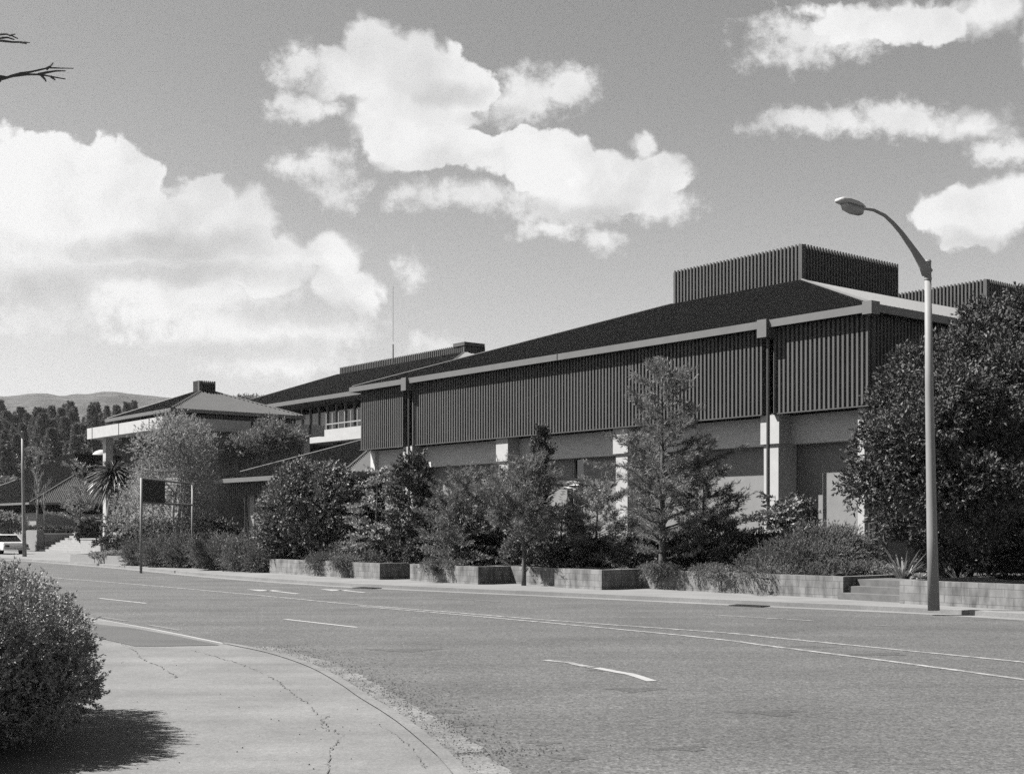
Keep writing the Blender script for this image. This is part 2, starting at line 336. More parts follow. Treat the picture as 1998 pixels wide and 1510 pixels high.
def strip(line, a, b, z, name, m, kind='structure', parent=None):
    A, B = offs(line, a), offs(line, b); mb = MB(); n = len(line)
    mb.v = [(p.x, p.y, z) for p in A]+[(p.x, p.y, z) for p in B]
    mb.f = [(i, i+1, n+i+1, n+i) if a > b else (i, n+i, n+i+1, i+1) for i in range(n-1)]
    o = mb.build(name, m, parent)
    if kind: o['kind'] = kind
    return o
# far kerb (real step), far pavement
K1, K2 = offs(farc, 0), offs(farc, .15)
mb = MB(); n = len(farc)
mb.v = [(p.x, p.y, -.02) for p in K1]+[(p.x, p.y, .10) for p in K1]+[(p.x, p.y, .11) for p in K2]+[(p.x, p.y, -.02) for p in K2]
for i in range(n-1):
    for a in range(3): mb.f.append((a*n+i, a*n+i+1, (a+1)*n+i+1, (a+1)*n+i))
kb = mb.build('kerb', m_path2); kb['kind'] = 'structure'
ngon(K2+[Vector((120, 20, 0)), Vector((150, 300, 0)), Vector((-300, 300, 0))], .10, 'pavement', m_path2)
strip(farc, 0, -.45, .004, 'gutter', m_path2)
# near footway and its gritty channel
ngon(nearc+[Vector((-60, -40, 0)), Vector((-120, 60, 0))], .02, 'pavement', m_path)
inner = near[2:]; 
strip(catmull([G(430,1257), G(520,1276), G(600,1303), G(660,1336), G(700,1364), G(745,1392), G(787,1422), G(840,1468), G(876,1506), Vector((.6,4.5,0))], 8), .0, .12, .028, 'kerb', m_path)
def jag(line, w0, w1, z, name, m, parent, jit=.06, kind=None):
    mb = MB(); n = len(line); A = offs(line, w0); B = offs(line, w1)
    mb.v = [(p.x+rnd.gauss(0, jit), p.y+rnd.gauss(0, jit), z) for p in A]+[(p.x+rnd.gauss(0, jit*.3), p.y+rnd.gauss(0, jit*.3), z) for p in B]
    mb.f = [(i, i+1, n+i+1, n+i) for i in range(n-1)]
    o = mb.build(name, m, parent); return o
chan = catmull([G(470,1264), G(520,1275), G(600,1302), G(660,1335), G(700,1363), G(745,1391), G(787,1421), G(840,1467), G(876,1505), Vector((.6,4.5,0))], 16)
jag(chan, .42, .01, .004, 'channel', m_gut, road, .018)
def path_px(pts, z=0.0, n=8): return catmull([G(x, y) for x, y in pts], n)
def mark(pts, w, name='road_marking', m=None, z=.006, n=8):
    o = strip(path_px(pts, n=n), w/2, -w/2, z, name, m or m_mark, None, road); return o
mark([(60,1121),(112,1127.5), (300,1143), (500,1161), (700,1180), (875,1194), (1085,1211), (1400,1233.5), (1500,1243), (1725,1265), (1998,1292), (2200, 1314)], .12, 'centre_line')
mark([(700,1182.5), (875,1197.5), (1190,1226), (1400,1247), (1500,1260), (1712,1287), (1818,1301), (1998,1326), (2200, 1356)], .12, 'centre_line')
mark([(193,1167), (285,1177)], .11, 'lane_dash', m_mark2); mark([(556,1208), (697,1224)], .11, 'lane_dash', m_mark2)
mark([(1063,1288), (1110,1293),(1125,1296.5),(1155,1302)], .12, 'lane_dash', m_mark); mark([(1163,1303),(1210,1312), (1232,1316),(1272,1329)], .13, 'lane_dash', m_mark2)
mark([(850,1166), (975,1174)], .10, 'lane_dash', m_faint); mark([(1373,1199), (1586,1211)], .10, 'lane_dash', m_mark); mark([(1700,1219.5), (1742,1222)], .10, 'lane_dash', m_faint)
mark([(252,1126), (308,1129)], .10, 'lane_dash', m_faint)
# direction arrows, worn
for q in ([(481,1149.5), (520,1151.5), (582,1158.5)], [(622,1149), (660,1151), (712,1156)]):
    pts = [G(*a) for a in q]; t = (pts[2]-pts[0]).normalized(); s = Vector((-t.y, t.x, 0)); mb = MB(); z = Vector((0, 0, .006))
    mb.poly([pts[1]+s*.08+z, pts[1]-s*.08+z, pts[2]-s*.08+z, pts[2]+s*.08+z]); mb.poly([pts[0]+z, pts[1]-s*.38+t*.3+z, pts[1]+s*.38+t*.3+z]); mb.build('arrow_marking', m_mark2, road)
mark([(120,1196),(175,1206.5), (300,1229.5), (432,1256.5)], .13, 'edge_line', m_mark2, .012)
mark([(200,1204.5), (247,1211.5)], .10, 'edge_dash', m_faint, .006); mark([(292,1219.5), (352,1230)], .10, 'edge_dash', m_faint, .006)
# dark seal patch inside the edge line
ngon([G(x, y, .02) for x, y in ((90,1203),(178,1217),(250,1224),(330,1238),(428,1258.5),(330,1260.5),(262,1260.5),(215,1250),(178,1241),(90,1226))], .026, 'road_patch', m_patch)
def crack(pts, w, name='crack'):
    line = catmull([G(x, y, .02) for x, y in pts], 14)
    line = [p+Vector((rnd.gauss(0, .012), rnd.gauss(0, .03), 0)) for p in line]; L = len(line); mb = MB(); A = offs(line, 1); 
    for i, p in enumerate(line):
        q = (A[i]-p)*w*rnd.uniform(.0, 1.0)**1.6*.55; mb.v += [(p.x+q.x, p.y+q.y, .0265), (p.x-q.x, p.y-q.y, .0265)]
    mb.f = [(2*i, 2*i+2, 2*i+3, 2*i+1) for i in range(L-1)]
    o = mb.build(name, m_crack, road)
crack([(185,1243), (230,1252), (262,1270), (280,1287), (318,1303), (345,1322)], .022); crack([(374,1268), (430,1284), (480,1300), (535,1325), (560,1345), (592,1368), (620,1395), (640,1420)], .018)
crack([(640,1397), (628,1405), (632,1420), (665,1432), (655,1450), (645,1465), (640,1510)], .014); crack([(735,1412),(780,1438),(812,1470),(830,1500)], .01)
# little stones and leaf litter on the near footway
mb = MB()
for i in range(70):
    x = rnd.uniform(230, 860); y = rnd.uniform(1290, 1505)
    if x > 620+(y-1300)*1.15: continue
    p = G(x, y, .02); r = rnd.uniform(.003, .009)
    mb.tube([(p.x, p.y, .021), (p.x, p.y, .021+r)], [r, r*.5], 5)
o = mb.build('loose_chips', m_crack); tag(o, 'scattered dark stone chips on the near footway', 'chips', kind='stuff')
mb = MB()
for i in range(2600):
    k = rnd.randrange(len(chan)-1); p = chan[k].lerp(chan[k+1], rnd.random()); a = offs(chan, 1)[k]-chan[k]; q = p+a*abs(rnd.gauss(.1, .42)); r = rnd.uniform(.004, .011)
    mb.tube([(q.x, q.y, .003), (q.x, q.y, .004+r)], [r, r*.4], 4)
    if i == 0: pass
o = mb.build('grit', m_gut); tag(o, 'loose pale grit lying along the near road edge', 'grit', kind='stuff')
# worn seal along the centre lines

# ------------------------------------------------------------------ terrain behind the planters
seg = [(526,741,1130.5), (741,800,1124), (800,933,1140), (933,1082,1142.5), (1082,1174,1150.5), (1174,1645,1168)]
def bl(px, py, z=.1): return toL(G(px, py, z))
soil_pts = []
# terrace on the far left that the stairs climb to
TZ = 1.3
st0 = G(75, 1075, .1); sL = toL(st0)
stair_y = sL[1]; stair_x0 = sL[0]; stair_x1 = xl(157, stair_y); RUN = .35; NS = 8
tp = [fromL(stair_x1, stair_y+RUN*NS), fromL(stair_x0, stair_y+RUN*NS), fromL(stair_x0, stair_y+.4), fromL(stair_x0-60, stair_y+.4), fromL(stair_x0-60, 190), fromL(-40, 190), fromL(-40, 30), fromL(stair_x1, 30)]
ngon(tp, TZ, 'terrace', m_path2, h=TZ-.05)
# hillside and far hills
def terrain(name, rows, m, z0=0):
    V = []; nx = len(rows[0])
    for r in rows: V += [tuple(p) for p in r]
    mb = MB(); mb.v = V
    for i in range(len(rows)-1):
        for j in range(nx-1): a = i*nx+j; mb.f.append((a, a+1, a+nx+1, a+nx))
    o = mb.build(name, m, None, True); o['kind'] = 'structure'; return o
m_hill = surfmat('bush_covered_hill', .048, .75, .10, .4, .01, bump=0)
m_slope = surfmat('grassy_slope', .05, .3, .2, .3, .02)
from mathutils import noise as mn
def hillz(x, y):
    t = min(max((y-150)/190, 0), 1); return 1.2+t*t*(3-2*t)*20+mn.noise(Vector((x*.01, y*.01, 3)))*3*t
rows = [[(x, y, hillz(x, y)) for x in range(-420, 60, 12)] for y in range(150, 460, 10)]
terrain('hillside', rows, m_slope)
SIL = [(-400,790), (-100,785), (0,773), (45,769), (90,768), (130,772), (200,764), (260,768), (330,776), (420,790), (520,802), (700,830), (900,870)]
def silz(px):
    for (a, b), (c, d) in zip(SIL, SIL[1:]):
        if a <= px <= c: return b+(d-b)*(px-a)/(c-a)
    return 880
rows = []
for k in range(26):
    Y = 700+k*40; row = []
    for px in range(-400, 901, 12):
        p = P(px, silz(px)+mn.noise(Vector((px*.02, 0, 0)))*3, 1500); t = k/20.0
        h = p.z*(min(t, 1)**.8)*(1 if t <= 1 else 1-(t-1)*.6); x = p.x*Y/1500
        row.append((x, Y, h+mn.noise(Vector((x*.01, Y*.01, 1)))*22*min(t, 1)*(1-min(t, 1))*2+mn.noise(Vector((x*.05, Y*.05, 1)))*2.4))
    rows.append(row)
terrain('hills', rows, m_hill)

# ------------------------------------------------------------------ building kit (local frame: X along the street front, Y inward)
def ribs(mb, x0, x1, z0, z1, y, axis='x', out=-1, pitch=.17, w=.074, d=.085, top=0.0):
    """trapezoid-ribbed sheet; axis 'x' panel runs along X at depth y facing -Y, axis 'y' runs along Y at X=y facing +X"""
    n = max(1, int(round((x1-x0)/pitch))); p = (x1-x0)/n; prof = []
    for i in range(n):
        a = x0+i*p; prof += [(a, 0), (a+p-w-.012, 0), (a+p-w, d), (a+p, d)] if i < n-1 else [(a, 0), (a+p-w-.012, 0), (a+p-w, d), (a+p, d), (a+p, 0)]
        if i < n-1: prof.append((a+p+.0, d)); prof[-1] = (a+p, d); prof.append((a+p+.004, 0))
    b = len(mb.v)
    for (u, q) in prof:
        for z in (z0, z1+(top if q > 0 else 0)):
            mb.v.append((u, y-q, z) if axis == 'x' else (y+q, u, z) if axis == 'y' else (u, y+q, z) if axis == 'X' else (y-q, u, z))
    for i in range(len(prof)-1):
        a = b+2*i; mb.f.append((a, a+2, a+3, a+1))
    return mb
def clip(poly, a):
    """extent of a convex (a, g) polygon at coordinate a"""
    gs = []
    for (p, q) in zip(poly, poly[1:]+poly[:1]):
        if (p[0]-a)*(q[0]-a) <= 0 and abs(p[0]-q[0]) > 1e-9:
            t = (a-p[0])/(q[0]-p[0]); gs.append(p[1]+(q[1]-p[1])*t)
    return (min(gs), max(gs)) if gs else None
def corr_face(mb, pts, e, pitch=.20, amp=.035):
    """corrugated roof slope: pts planar polygon, e unit eave direction"""
    pts = [Vector(p) for p in pts]; e = Vector(e).normalized(); nn = Vector((0, 0, 0))
    for i in range(len(pts)): nn += (pts[i]-pts[0]).cross(pts[(i+1) % len(pts)]-pts[0])
    nn.normalize(); nn = nn if nn.z > 0 else -nn
    g = nn.cross(e).normalized(); g = g if g.z > 0 else -g; o = pts[0]
    poly = [((p-o).dot(e), (p-o).dot(g)) for p in pts]; a0 = min(p[0] for p in poly)+1e-4; a1 = max(p[0] for p in poly)-1e-4
    SH = [(0, .0), (.64, .0), (.79, 1), (.83, 1), (.98, 0)]
    prev = None; n = int((a1-a0)/pitch)
    A = [(a0+(i+s)*pitch, h) for i in range(n+1) for s, h in SH if a0+(i+s)*pitch < a1]+[(a1, 0)]
    for a, h in A:
        c = clip(poly, a)
        if not c: continue
        q = [o+e*a+g*c[0]+nn*h*amp, o+e*a+g*c[1]+nn*h*amp]; b = len(mb.v); mb.v += [tuple(q[0]), tuple(q[1])]
        if prev is not None: mb.f.append((prev, b, b+1, prev+1))
        prev = b
    return mb
def hip_roof(parent, x0, x1, y0, y1, ze, tx0, tx1, ty0, ty1, zt, ft=.2, pitch=.20, ridge=True, inner=.12, amp=.075):
    mb = MB(); A, B, C, D = (x0, y0, ze), (x1, y0, ze), (x1, y1, ze), (x0, y1, ze); a, b, c, d = (tx0, ty0, zt), (tx1, ty0, zt), (tx1, ty1, zt), (tx0, ty1, zt)
    corr_face(mb, [A, B, b, a], (1, 0, 0), pitch, amp); corr_face(mb, [B, C, c, b], (0, 1, 0), pitch, amp); corr_face(mb, [C, D, d, c], (1, 0, 0), pitch, amp); corr_face(mb, [D, A, a, d], (0, 1, 0), pitch, amp)
    if (tx1-tx0)*(ty1-ty0) > .01: mb.poly([a, b, c, d])
    r = mb.build('roof', m_roof, parent)
    for p, q in ((A, a), (B, b), (C, c), (D, d)):
        p, q = Vector(p), Vector(q); MB().tube([p+Vector((0, 0, .03)), q+Vector((0, 0, .03))], .075, 6).build('ridge_capping', m_fascia, r)
    f = MB(); g = .10; f.box(x0-g, x1+g, y0-g, y0, ze-ft, ze+.03); f.box(x1, x1+g, y0, y1, ze-ft, ze+.03); f.box(x0-g, x1+g, y1, y1+g, ze-ft, ze+.03); f.box(x0-g, x0, y0, y1, ze-ft, ze+.03); f.build('fascia', m_fascia, parent)
    s = MB(); s.box(x0, x1, y0, y1, ze-ft+.03, ze-ft+.06); s.build('soffit', m_soffit, parent)
    return r
def penthouse(parent, x0, x1, y0, y1, z0, z1, name='plant_room', pitch=.2, w=.085):
    mb = MB(); ribs(mb, x0, x1, z0, z1, y0, 'x', pitch=pitch, w=w, d=.08, top=.06); ribs(mb, y0, y1, z0, z1, x1, 'y', pitch=pitch, w=w, d=.08, top=.06)
    ribs(mb, x0, x1, z0, z1, y1, 'X', pitch=pitch, w=w, d=.08, top=.06); ribs(mb, y0, y1, z0, z1, x0, 'Y', pitch=pitch, w=w, d=.08, top=.06)
    mb.box(x0+.01, x1-.01, y0+.01, y1-.01, z0, z1-.05); mb.box(x1-.1, x1+.09, y0-.09, y0+.1, z0, z1+.03)
    return mb.build(name, m_clad, parent)
# ------------------------------------------------------------------ main building
B1 = empty('office_building', (C0.x, C0.y, 0), ANG, 'long low building with dark ribbed cladding, hipped roof and white columns behind the street planters', 'building')
LX = -27.55; ZB, ZT, ZF = 5.30, 7.93, 8.12
mb = MB()
panels = [(LX, xl(789, 0)), (xl(805, 0), xl(1490, 0)), (xl(1509, 0), 0.0)]
for a, b in panels:
    p = MB(); ribs(p, a, b, ZB, ZT, 0); p.box(a, b, .01, .12, ZB, ZT); p.box(a, b, -.10, .12, ZB-.035, ZB-.005); p.build('cladding_panel', m_clad, B1)
p = MB(); ribs(p, 0, 38, ZB, ZT, 0.0, 'y'); p.box(-.12, -.01, 0, 38, ZB, ZT); p.build('cladding_panel', m_clad, B1)
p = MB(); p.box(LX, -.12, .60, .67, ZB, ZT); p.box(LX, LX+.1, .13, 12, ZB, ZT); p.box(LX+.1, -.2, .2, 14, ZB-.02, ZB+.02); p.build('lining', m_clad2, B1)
# roof: apex 12 m in, plateau with plant rooms
ax0, ax1, ay = -7.55, 0.0, 0
AP = toL((12.2, 53.9))
tx1, ty0 = AP[0], AP[1]; tx0 = tx1-7.6
r1 = hip_roof(B1, LX-.3, .3, -.3, 44, ZF, tx0, tx1, ty0, 31, 12.12, ft=.2, pitch=.22)
penthouse(r1, tx0-.0, tx1-.12, ty0+.12, ty0+6.9, 12.0, 13.66)
penthouse(r1, tx0+.5, tx1+.35, ty0+13.5, ty0+20.4, 11.9, 13.72)
# fascia joints, brackets and downpipes at the panel gaps
for px in (791, 1490):
    x = xl(px, -.4); p = MB(); p.box(x-.17, x+.2, -.52, -.02, 7.62, 8.17); bk = p.build('rainwater_head', m_fascia, B1)
    p = MB(); p.tube([(x+.06, -.26, 7.6), (x+.06, -.26, .5)], .055, 8); p.build('downpipe', m_pipe, B1)
p = MB(); p.box(.1, .42, -.5, -.1, 7.85, 8.22); p.build('rainwater_head', m_fascia, B1)
for px in (1087,): p = MB(); x = xl(px, -.4); p.box(x-.02, x+.02, -.415, -.38, 7.9, 8.17); p.build('fascia_joint', m_pipe, B1)
# columns, beams, recessed walls with slot windows
cols = [(-4.1, -3.36), (-10.85, -10.1), (-17.6, -16.85), (-24.2, -23.5)]
for a, b in cols:
    p = MB(); p.box(a, b, .04, .98, 4.37, 5.27); p.build('column_head', m_white, B1); p = MB(); p.box(a+.07, b-.09, .12, 1.0, 0, 4.37); c = p.build('column', m_white, B1)
p = MB(); p.box(-.50, -.27, .12, 1.0, 0, 5.27); p.build('column', m_white, B1)
p = MB(); p.tube([(-.1, .15, .4), (-.1, .15, 5.2)], .05, 8); p.tube([(.02, .3, .4), (.02, .3, 5.2)], .04, 8); p.build('downpipe', m_pipe, B1)
xs = [LX+.1]+[v for c in cols for v in c][::1]; edges = sorted([LX+.12, -24.2, -23.5, -17.6, -16.85, -10.85, -10.1, -4.1, -3.36, -.5])
for i in range(0, len(edges), 2):
    p = MB(); p.box(edges[i]+.002, edges[i+1]-.002, .64, .98, 4.37, 5.26)
    if i == 0: p.box(edges[0]-.05, edges[0]+.3, .45, .98, 4.3, 5.27)
    p.build('beam', m_conc, B1)
WY = 1.05
wins = [(xl(1117, WY), xl(1139, WY)), (xl(905, WY), xl(923, WY))]
wins = sorted(wins); x = xl(752, WY); segs = []
for a, b in wins: segs.append((x, a)); x = b
segs.append((x, -.12))
p = MB()
for a, b in segs: p.box(a, b, WY, WY+.25, 0, 4.5)
p.box(-.37, -.12, WY+.25, 38, 0, 5.28); p.build('wall', m_wall, B1)
for a, b in wins:
    p = MB(); p.box(a, b, WY+.12, WY+.16, 0, 4.5); w = p.build('window', m_glass, B1)
    p = MB(); p.box(a, a+.05, WY+.03, WY+.12, 0, 4.5); p.box(b-.05, b, WY+.03, WY+.12, 0, 4.5); p.box(a+.05, b-.05, WY+.04, WY+.11, 2.9, 2.97); p.build('window_frame', m_frame, w)
# ------------------------------------------------------------------ three storey block behind, with long ribbed plant room
b2 = P(693, 766, 83); b2.z = 0
B2 = empty('office_block', b2, ANG, 'taller dark roofed block behind with curtained top floor, white balcony and roof antenna', 'building')
ZE = 10.55
r2 = hip_roof(B2, -23.5, 8.5, 0, 32, ZE, -20.8, -3.3, 11.2, 20, 14.35, ft=.25, pitch=.25)
penthouse(r2, -20.9, -3.5, 11.4, 13.2, 14.2, 14.92, pitch=.25, w=.1)
p = MB(); p.box(-4.7, -3.3, 11.25, 13.1, 14.9, 15.15); p.build('plant_room_cap', m_clad, r2)
p = MB(); ant = toL(P(767, 640, 90)); 
axx = (P(767, 700, 95)-Vector((b2.x, b2.y, 0))); lx = axx.x*ca+axx.y*sa; ly = -axx.x*sa+axx.y*ca
p.tube([(lx, ly, 14.0), (lx, ly, 15.3)], .05, 6); p.tube([(lx, ly, 15.5), (lx, ly, 19.6)], .016, 5); p.build('antenna', m_pole2, r2)
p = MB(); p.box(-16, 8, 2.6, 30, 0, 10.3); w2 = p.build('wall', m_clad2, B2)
p = MB(); k = -16.0
while k < 7: p.box(k, k+1.08, 2.5, 2.56, 8.0, 9.9); k += 1.2
p.build('curtained_windows', m_curt, B2)
p = MB(); k = -16.0
while k < 8: p.box(k-.06, k+.06, 2.36, 2.5, 8.0, 10.3); k += 1.2
p.build('window_mullions', m_fascia, B2)
p = MB(); p.box(-5.6, 8, -.4, -.22, 7.42, 8.22); p.box(-5.6, -5.42, -.22, 2.4, 7.42, 8.22); p.box(-5.42, 8, -.22, 2.4, 7.6, 7.75); bal = p.build('balcony', m_white, B2)
p = MB(); k = -3.2
while k < 7.5: p.box(k, k+.06, -.3, -.24, 8.22, 9.3); k += .78
p.box(-3.2, 7.5, -.29, -.25, 8.55, 8.62); p.build('balcony_rail', m_frame, bal)
p = MB(); p.box(-12, 8, 1.5, 2.3, 4.6, 7.0); p.build('lower_windows', m_glass, B2)
# ------------------------------------------------------------------ low entrance wing
b5 = Vector((-7.74, 59.0, 0)); B5 = empty('entrance_wing', b5, ANG, 'low dark roofed wing on thin posts at the left end of the long building', 'building')
hip_roof(B5, -13.6, 0, 0, 14, 4.32, -6.82, -6.78, 6.8, 7.2, 6.72, ft=.2)
p = MB(); ribs(p, -13.0, -.6, 3.45, 4.12, .6, pitch=.22, w=.08, d=.05); p.box(-13, -.6, .62, .7, 3.45, 4.12); p.box(-.68, -.6, .7, 13.4, 3.45, 4.12); p.build('frieze', m_clad, B5)
p = MB(); p.box(-11.3, -10.0, 1.0, 5, 0, 3.45); p.build('pier', m_wall, B5)
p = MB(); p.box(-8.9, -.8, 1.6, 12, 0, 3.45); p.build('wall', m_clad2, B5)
for px, yy in ((404, 1.0), (410, .9), (429, .9), (479, .9), (497,.9)):
    v = P(px, 1000, 66); dxy = v-b5; 
    r_ = (px-CX)/F; X = (r_*(b5.y+ca*yy)-b5.x+sa*yy)/(ca-r_*sa)
    p = MB(); p.box(X-.05, X+.05, yy-.05, yy+.05, 0, 3.5); p.build('post', m_fascia, B5)
p = MB(); p.box(-12.9, -.9, 9, 9.2, 0, 2.0); p.build('back_wall', m_white, B5)
# ------------------------------------------------------------------ pavilion with white parapet
b3 = Vector((-18.5, 69.6, 0)); B3 = empty('pavilion', b3, ANG, 'square pavilion with small dark roof cap and white concrete parapet behind the airy trees', 'building')
r3 = hip_roof(B3, -9.2, 0, 0, 8.1, 8.2, -4.65, -4.55, 4.0, 4.1, 9.85, ft=.16, pitch=.18)
penthouse(r3, -5.0, -4.15, 3.6, 4.5, 9.55, 10.3, 'roof_cap', pitch=.12, w=.05)
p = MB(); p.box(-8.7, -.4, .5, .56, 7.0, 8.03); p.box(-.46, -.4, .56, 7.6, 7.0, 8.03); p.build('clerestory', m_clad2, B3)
p = MB(); ribs(p, .6, 7.5, 7.05, 8.0, -.38, 'y', pitch=.16, w=.06, d=.05); p.build('slatted_screen', m_clad, B3)
p = MB(); p.box(-10.1, .9, -.9, -.72, 7.03, 7.67); p.box(.72, .9, -.72, 9.0, 7.03, 7.67); p.box(-10.1, -9.92, -.72, 9, 7.03, 7.67); p.box(-9.92, .72, -.72, 9, 7.06, 7.16); par = p.build('parapet', m_white, B3)
for k in (-9.3, -5.2, -.9): MB().box(k, k+.07, -.915, -.9, 7.0, 7.69).build('parapet_joint', m_pipe, par)
for k in (4.3, 8.0): MB().box(.9, .92, k, k+.12, 7.0, 7.7).build('parapet_joint', m_pipe, par)
p = MB(); p.box(-9.0, -8.55, -.35, .1, 1.2, 7.05); p.build('column', m_white, B3)
p = MB(); p.box(-.2, .25, 8.0, 8.4, 1.2, 7.05); p.build('column', m_conc, B3)
p = MB(); p.box(-8.6, 0, .7, 7.8, 1.2, 7.05); p.build('wall', m_wall, B3)
p = MB(); ribs(p, -8.55, -.3, 4.95, 7.0, .62, pitch=.2, w=.09, d=.03); p.build('upper_panelling', m_clad, B3)
p = MB(); p.box(-4.5, -.6, .5, .6, 4.9, 5.05); p.build('sill_band', m_white, B3)
# ------------------------------------------------------------------ low house-like wing far left
b4 = Vector((-41.4, 110, 0)); B4 = empty('low_pavilion', b4, ANG, 'low hipped roof building at far left with black boxes and skylight domes on its roof', 'building')
r4 = hip_roof(B4, -26, 0, 0, 18, 3.85, -20, -3.5, 5.1, 12, 6.4, ft=.16, pitch=.18, amp=.07)
p = MB(); p.box(-8.2, -3.4, 5.1, 11.5, 6.3, 8.36); p.build('roof_box', m_clad2, r4)
p = MB(); p.box(-13.2, -8.23, 5.3, 11, 6.3, 7.75); p.build('roof_box', m_clad2, r4)
p = MB(); p.box(-17.8, -13.23, 5.1, 11, 6.3, 7.4); p.build('roof_box', m_clad2, r4)
for X, Y_, Z_ in ((-4.6, 8.2, 8.36), (-10.2, 7.2, 7.75)):
    p = MB(); n = 12; 
    for k in range(5):
        a = k/4*math.pi/2
        for j in range(n): t = 2*math.pi*j/n; p.v.append((X+1.0*math.cos(a)*math.cos(t), Y_+1.0*math.cos(a)*math.sin(t), Z_+.55*math.sin(a)))
    for k in range(4):
        for j in range(n): p.f.append((k*n+j, k*n+(j+1) % n, (k+1)*n+(j+1) % n, (k+1)*n+j))
    p.build('skylight_dome', m_white, r4, True)
p = MB(); p.box(-25, -.8, .8, 17, 0, 3.7); p.build('wall', m_wall, B4)
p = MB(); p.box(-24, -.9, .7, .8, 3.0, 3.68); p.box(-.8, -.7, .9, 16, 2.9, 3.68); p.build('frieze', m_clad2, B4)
for k in (-22, -17, -12, -6.5): p = MB(); p.box(k, k+1.2, .7, .78, 1.3, 2.95); p.build('window', m_glass, B4)

# ------------------------------------------------------------------ stairs, blocks
SF = empty('stone_stairs', fromL(0, 0, 0), ANG, 'wide flight of pale concrete steps climbing to the terrace on the far left', 'stairs')
for i in range(NS):
    p = MB(); p.box(stair_x0, stair_x1, stair_y+i*RUN, stair_y+(i+1)*RUN+(.0 if i < NS-1 else .4), .08, .1+(i+1)*(TZ-.1)/NS+(.004 if i == NS-1 else 0)); p.build('step', m_step, SF)
def blk(name, px0, px1, pyb, pyt, depth, m, label, cat, zb=.1, group=None):
    g0 = G(px0, pyb, zb); l = toL(g0); x1 = xl(px1, l[1]); Z = EYE+(HZ-pyt)/F*g0.y
    e = empty(name, fromL(l[0], l[1], 0), ANG, label, cat, group); return e, l, x1, Z
l = toL(G(157, 1083, .1)); x1 = xl(196, l[1])
p = MB(); p.box(l[0], x1, l[1], l[1]+1.6, .05, EYE+(HZ-1052)/F*G(157, 1083, .1).y); p.box(l[0]-.03, x1+.03, l[1]-.03, l[1]+1.63, EYE+(HZ-1052)/F*G(157, 1083, .1).y, EYE+(HZ-1050)/F*G(157, 1083, .1).y)
o = p.build('concrete_block', m_step); o.rotation_euler = (0, 0, ANG); o.location = (C0.x, C0.y, 0); tag(o, 'square pale concrete block at the right foot of the wide steps', 'block')
l = toL(G(262, 1103.5, .1)); xA = xl(137, l[1]); 
p = MB(); p.box(xA, l[0], l[1], l[1]+.18, .05, .48); p.box(l[0]-.18, l[0], l[1]+.18, l[1]+4, .05, .48); p.box(xA, xA+.18, l[1]+.18, l[1]+4, .05, .48); p.box(xA+.18, l[0]-.18, l[1]+.18, l[1]+4, .05, .40); xj = xl(184, l[1]); p.box(xj-.06, xj+.06, l[1]-.02, l[1], .05, .485)
o = p.build('planter', m_wall); o.rotation_euler = (0, 0, ANG); o.location = (C0.x, C0.y, 0); tag(o, 'low long smooth concrete planter below the cabbage tree, left of the bare sign frame', 'planter')
# retaining wall left of the stairs
l = (stair_x0, stair_y); p = MB(); p.box(l[0]-24, l[0]-.02, l[1]-.1, l[1]+.38, .05, TZ+.25); o = p.build('retaining_wall', m_wall); o.rotation_euler = (0, 0, ANG); o.location = (C0.x, C0.y, 0)
tag(o, 'dark retaining wall under the clipped hedge left of the wide steps', 'wall')

# ------------------------------------------------------------------ street planters
PG = 'block planters along the street'
labs = ['block planter with sagging ground cover below the big round bush', 'recessed block planter wall in shadow below the pale fir', 'block planter front below the dark pointed conifer', 'recessed shaded block wall behind the thin leaning pine trunk',
        'projecting block planter box just left of the tallest pine', 'longest block planter, under the tall pine and the big spreading juniper']
soil = []
ZP = .62
prevR = None
SG = []
for i, (a, b, py) in enumerate(seg):
    l = toL(G(b, py, .1)); SG.append([xl(a, l[1]), l[0], l[1]])
for i in range(len(SG)-1):           # close the joints along the local X axis
    pass
for i, (xa, xb, y) in enumerate(SG):
    p = MB(); zt = ZP+[.0, -.01, .0, -.01, .015, .0][i]
    p.box(xa, xb, y, y+.2, .02, zt)
    yl = max(y+2.2, (SG[i-1][2] if i else y)+.5); yr = max(y+2.2, (SG[i+1][2] if i < len(SG)-1 else y)+.5)
    p.box(xb-.2, xb, y+.2, yr, .02, zt); p.box(xa, xa+.2, y+.2, yl, .02, zt)
    p.box(xa+.2, xb-.2, y+.2, y+2.2, .3, zt-.08)
    o = p.build('planter', m_block); o.rotation_euler = (0, 0, ANG); o.location = (C0.x, C0.y, 0); tag(o, labs[i], 'planter', PG)
    soil += [fromL(xa+.1, y+1.2), fromL(xb-.1, y+1.2)]
# steps through the gap and right-hand planter
l5 = toL(G(1755, 1177, .1)); x5b = xl(2120, l5[1])
p = MB(); p.box(l5[0], x5b+6, l5[1], l5[1]+.2, .02, .62); p.box(l5[0], l5[0]+.2, l5[1]+.2, l5[1]+3.5, .02, .62); p.box(l5[0]+.2, x5b+6, l5[1]+.2, l5[1]+3.5, .3, .55)
o = p.build('planter', m_block); o.rotation_euler = (0, 0, ANG); o.location = (C0.x, C0.y, 0); tag(o, 'block planter behind the street lamp pole, right of the short garden steps', 'planter', PG)
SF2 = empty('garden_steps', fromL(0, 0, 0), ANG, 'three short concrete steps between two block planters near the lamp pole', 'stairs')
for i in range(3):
    p = MB(); yy = l5[1]+.3+i*.36; p.box(SG[-1][1]+.02, l5[0]-.02, yy, yy+.36 if i < 2 else yy+3, .05, .1+.15*(i+1)); p.build('step', m_shaded_step, SF2)
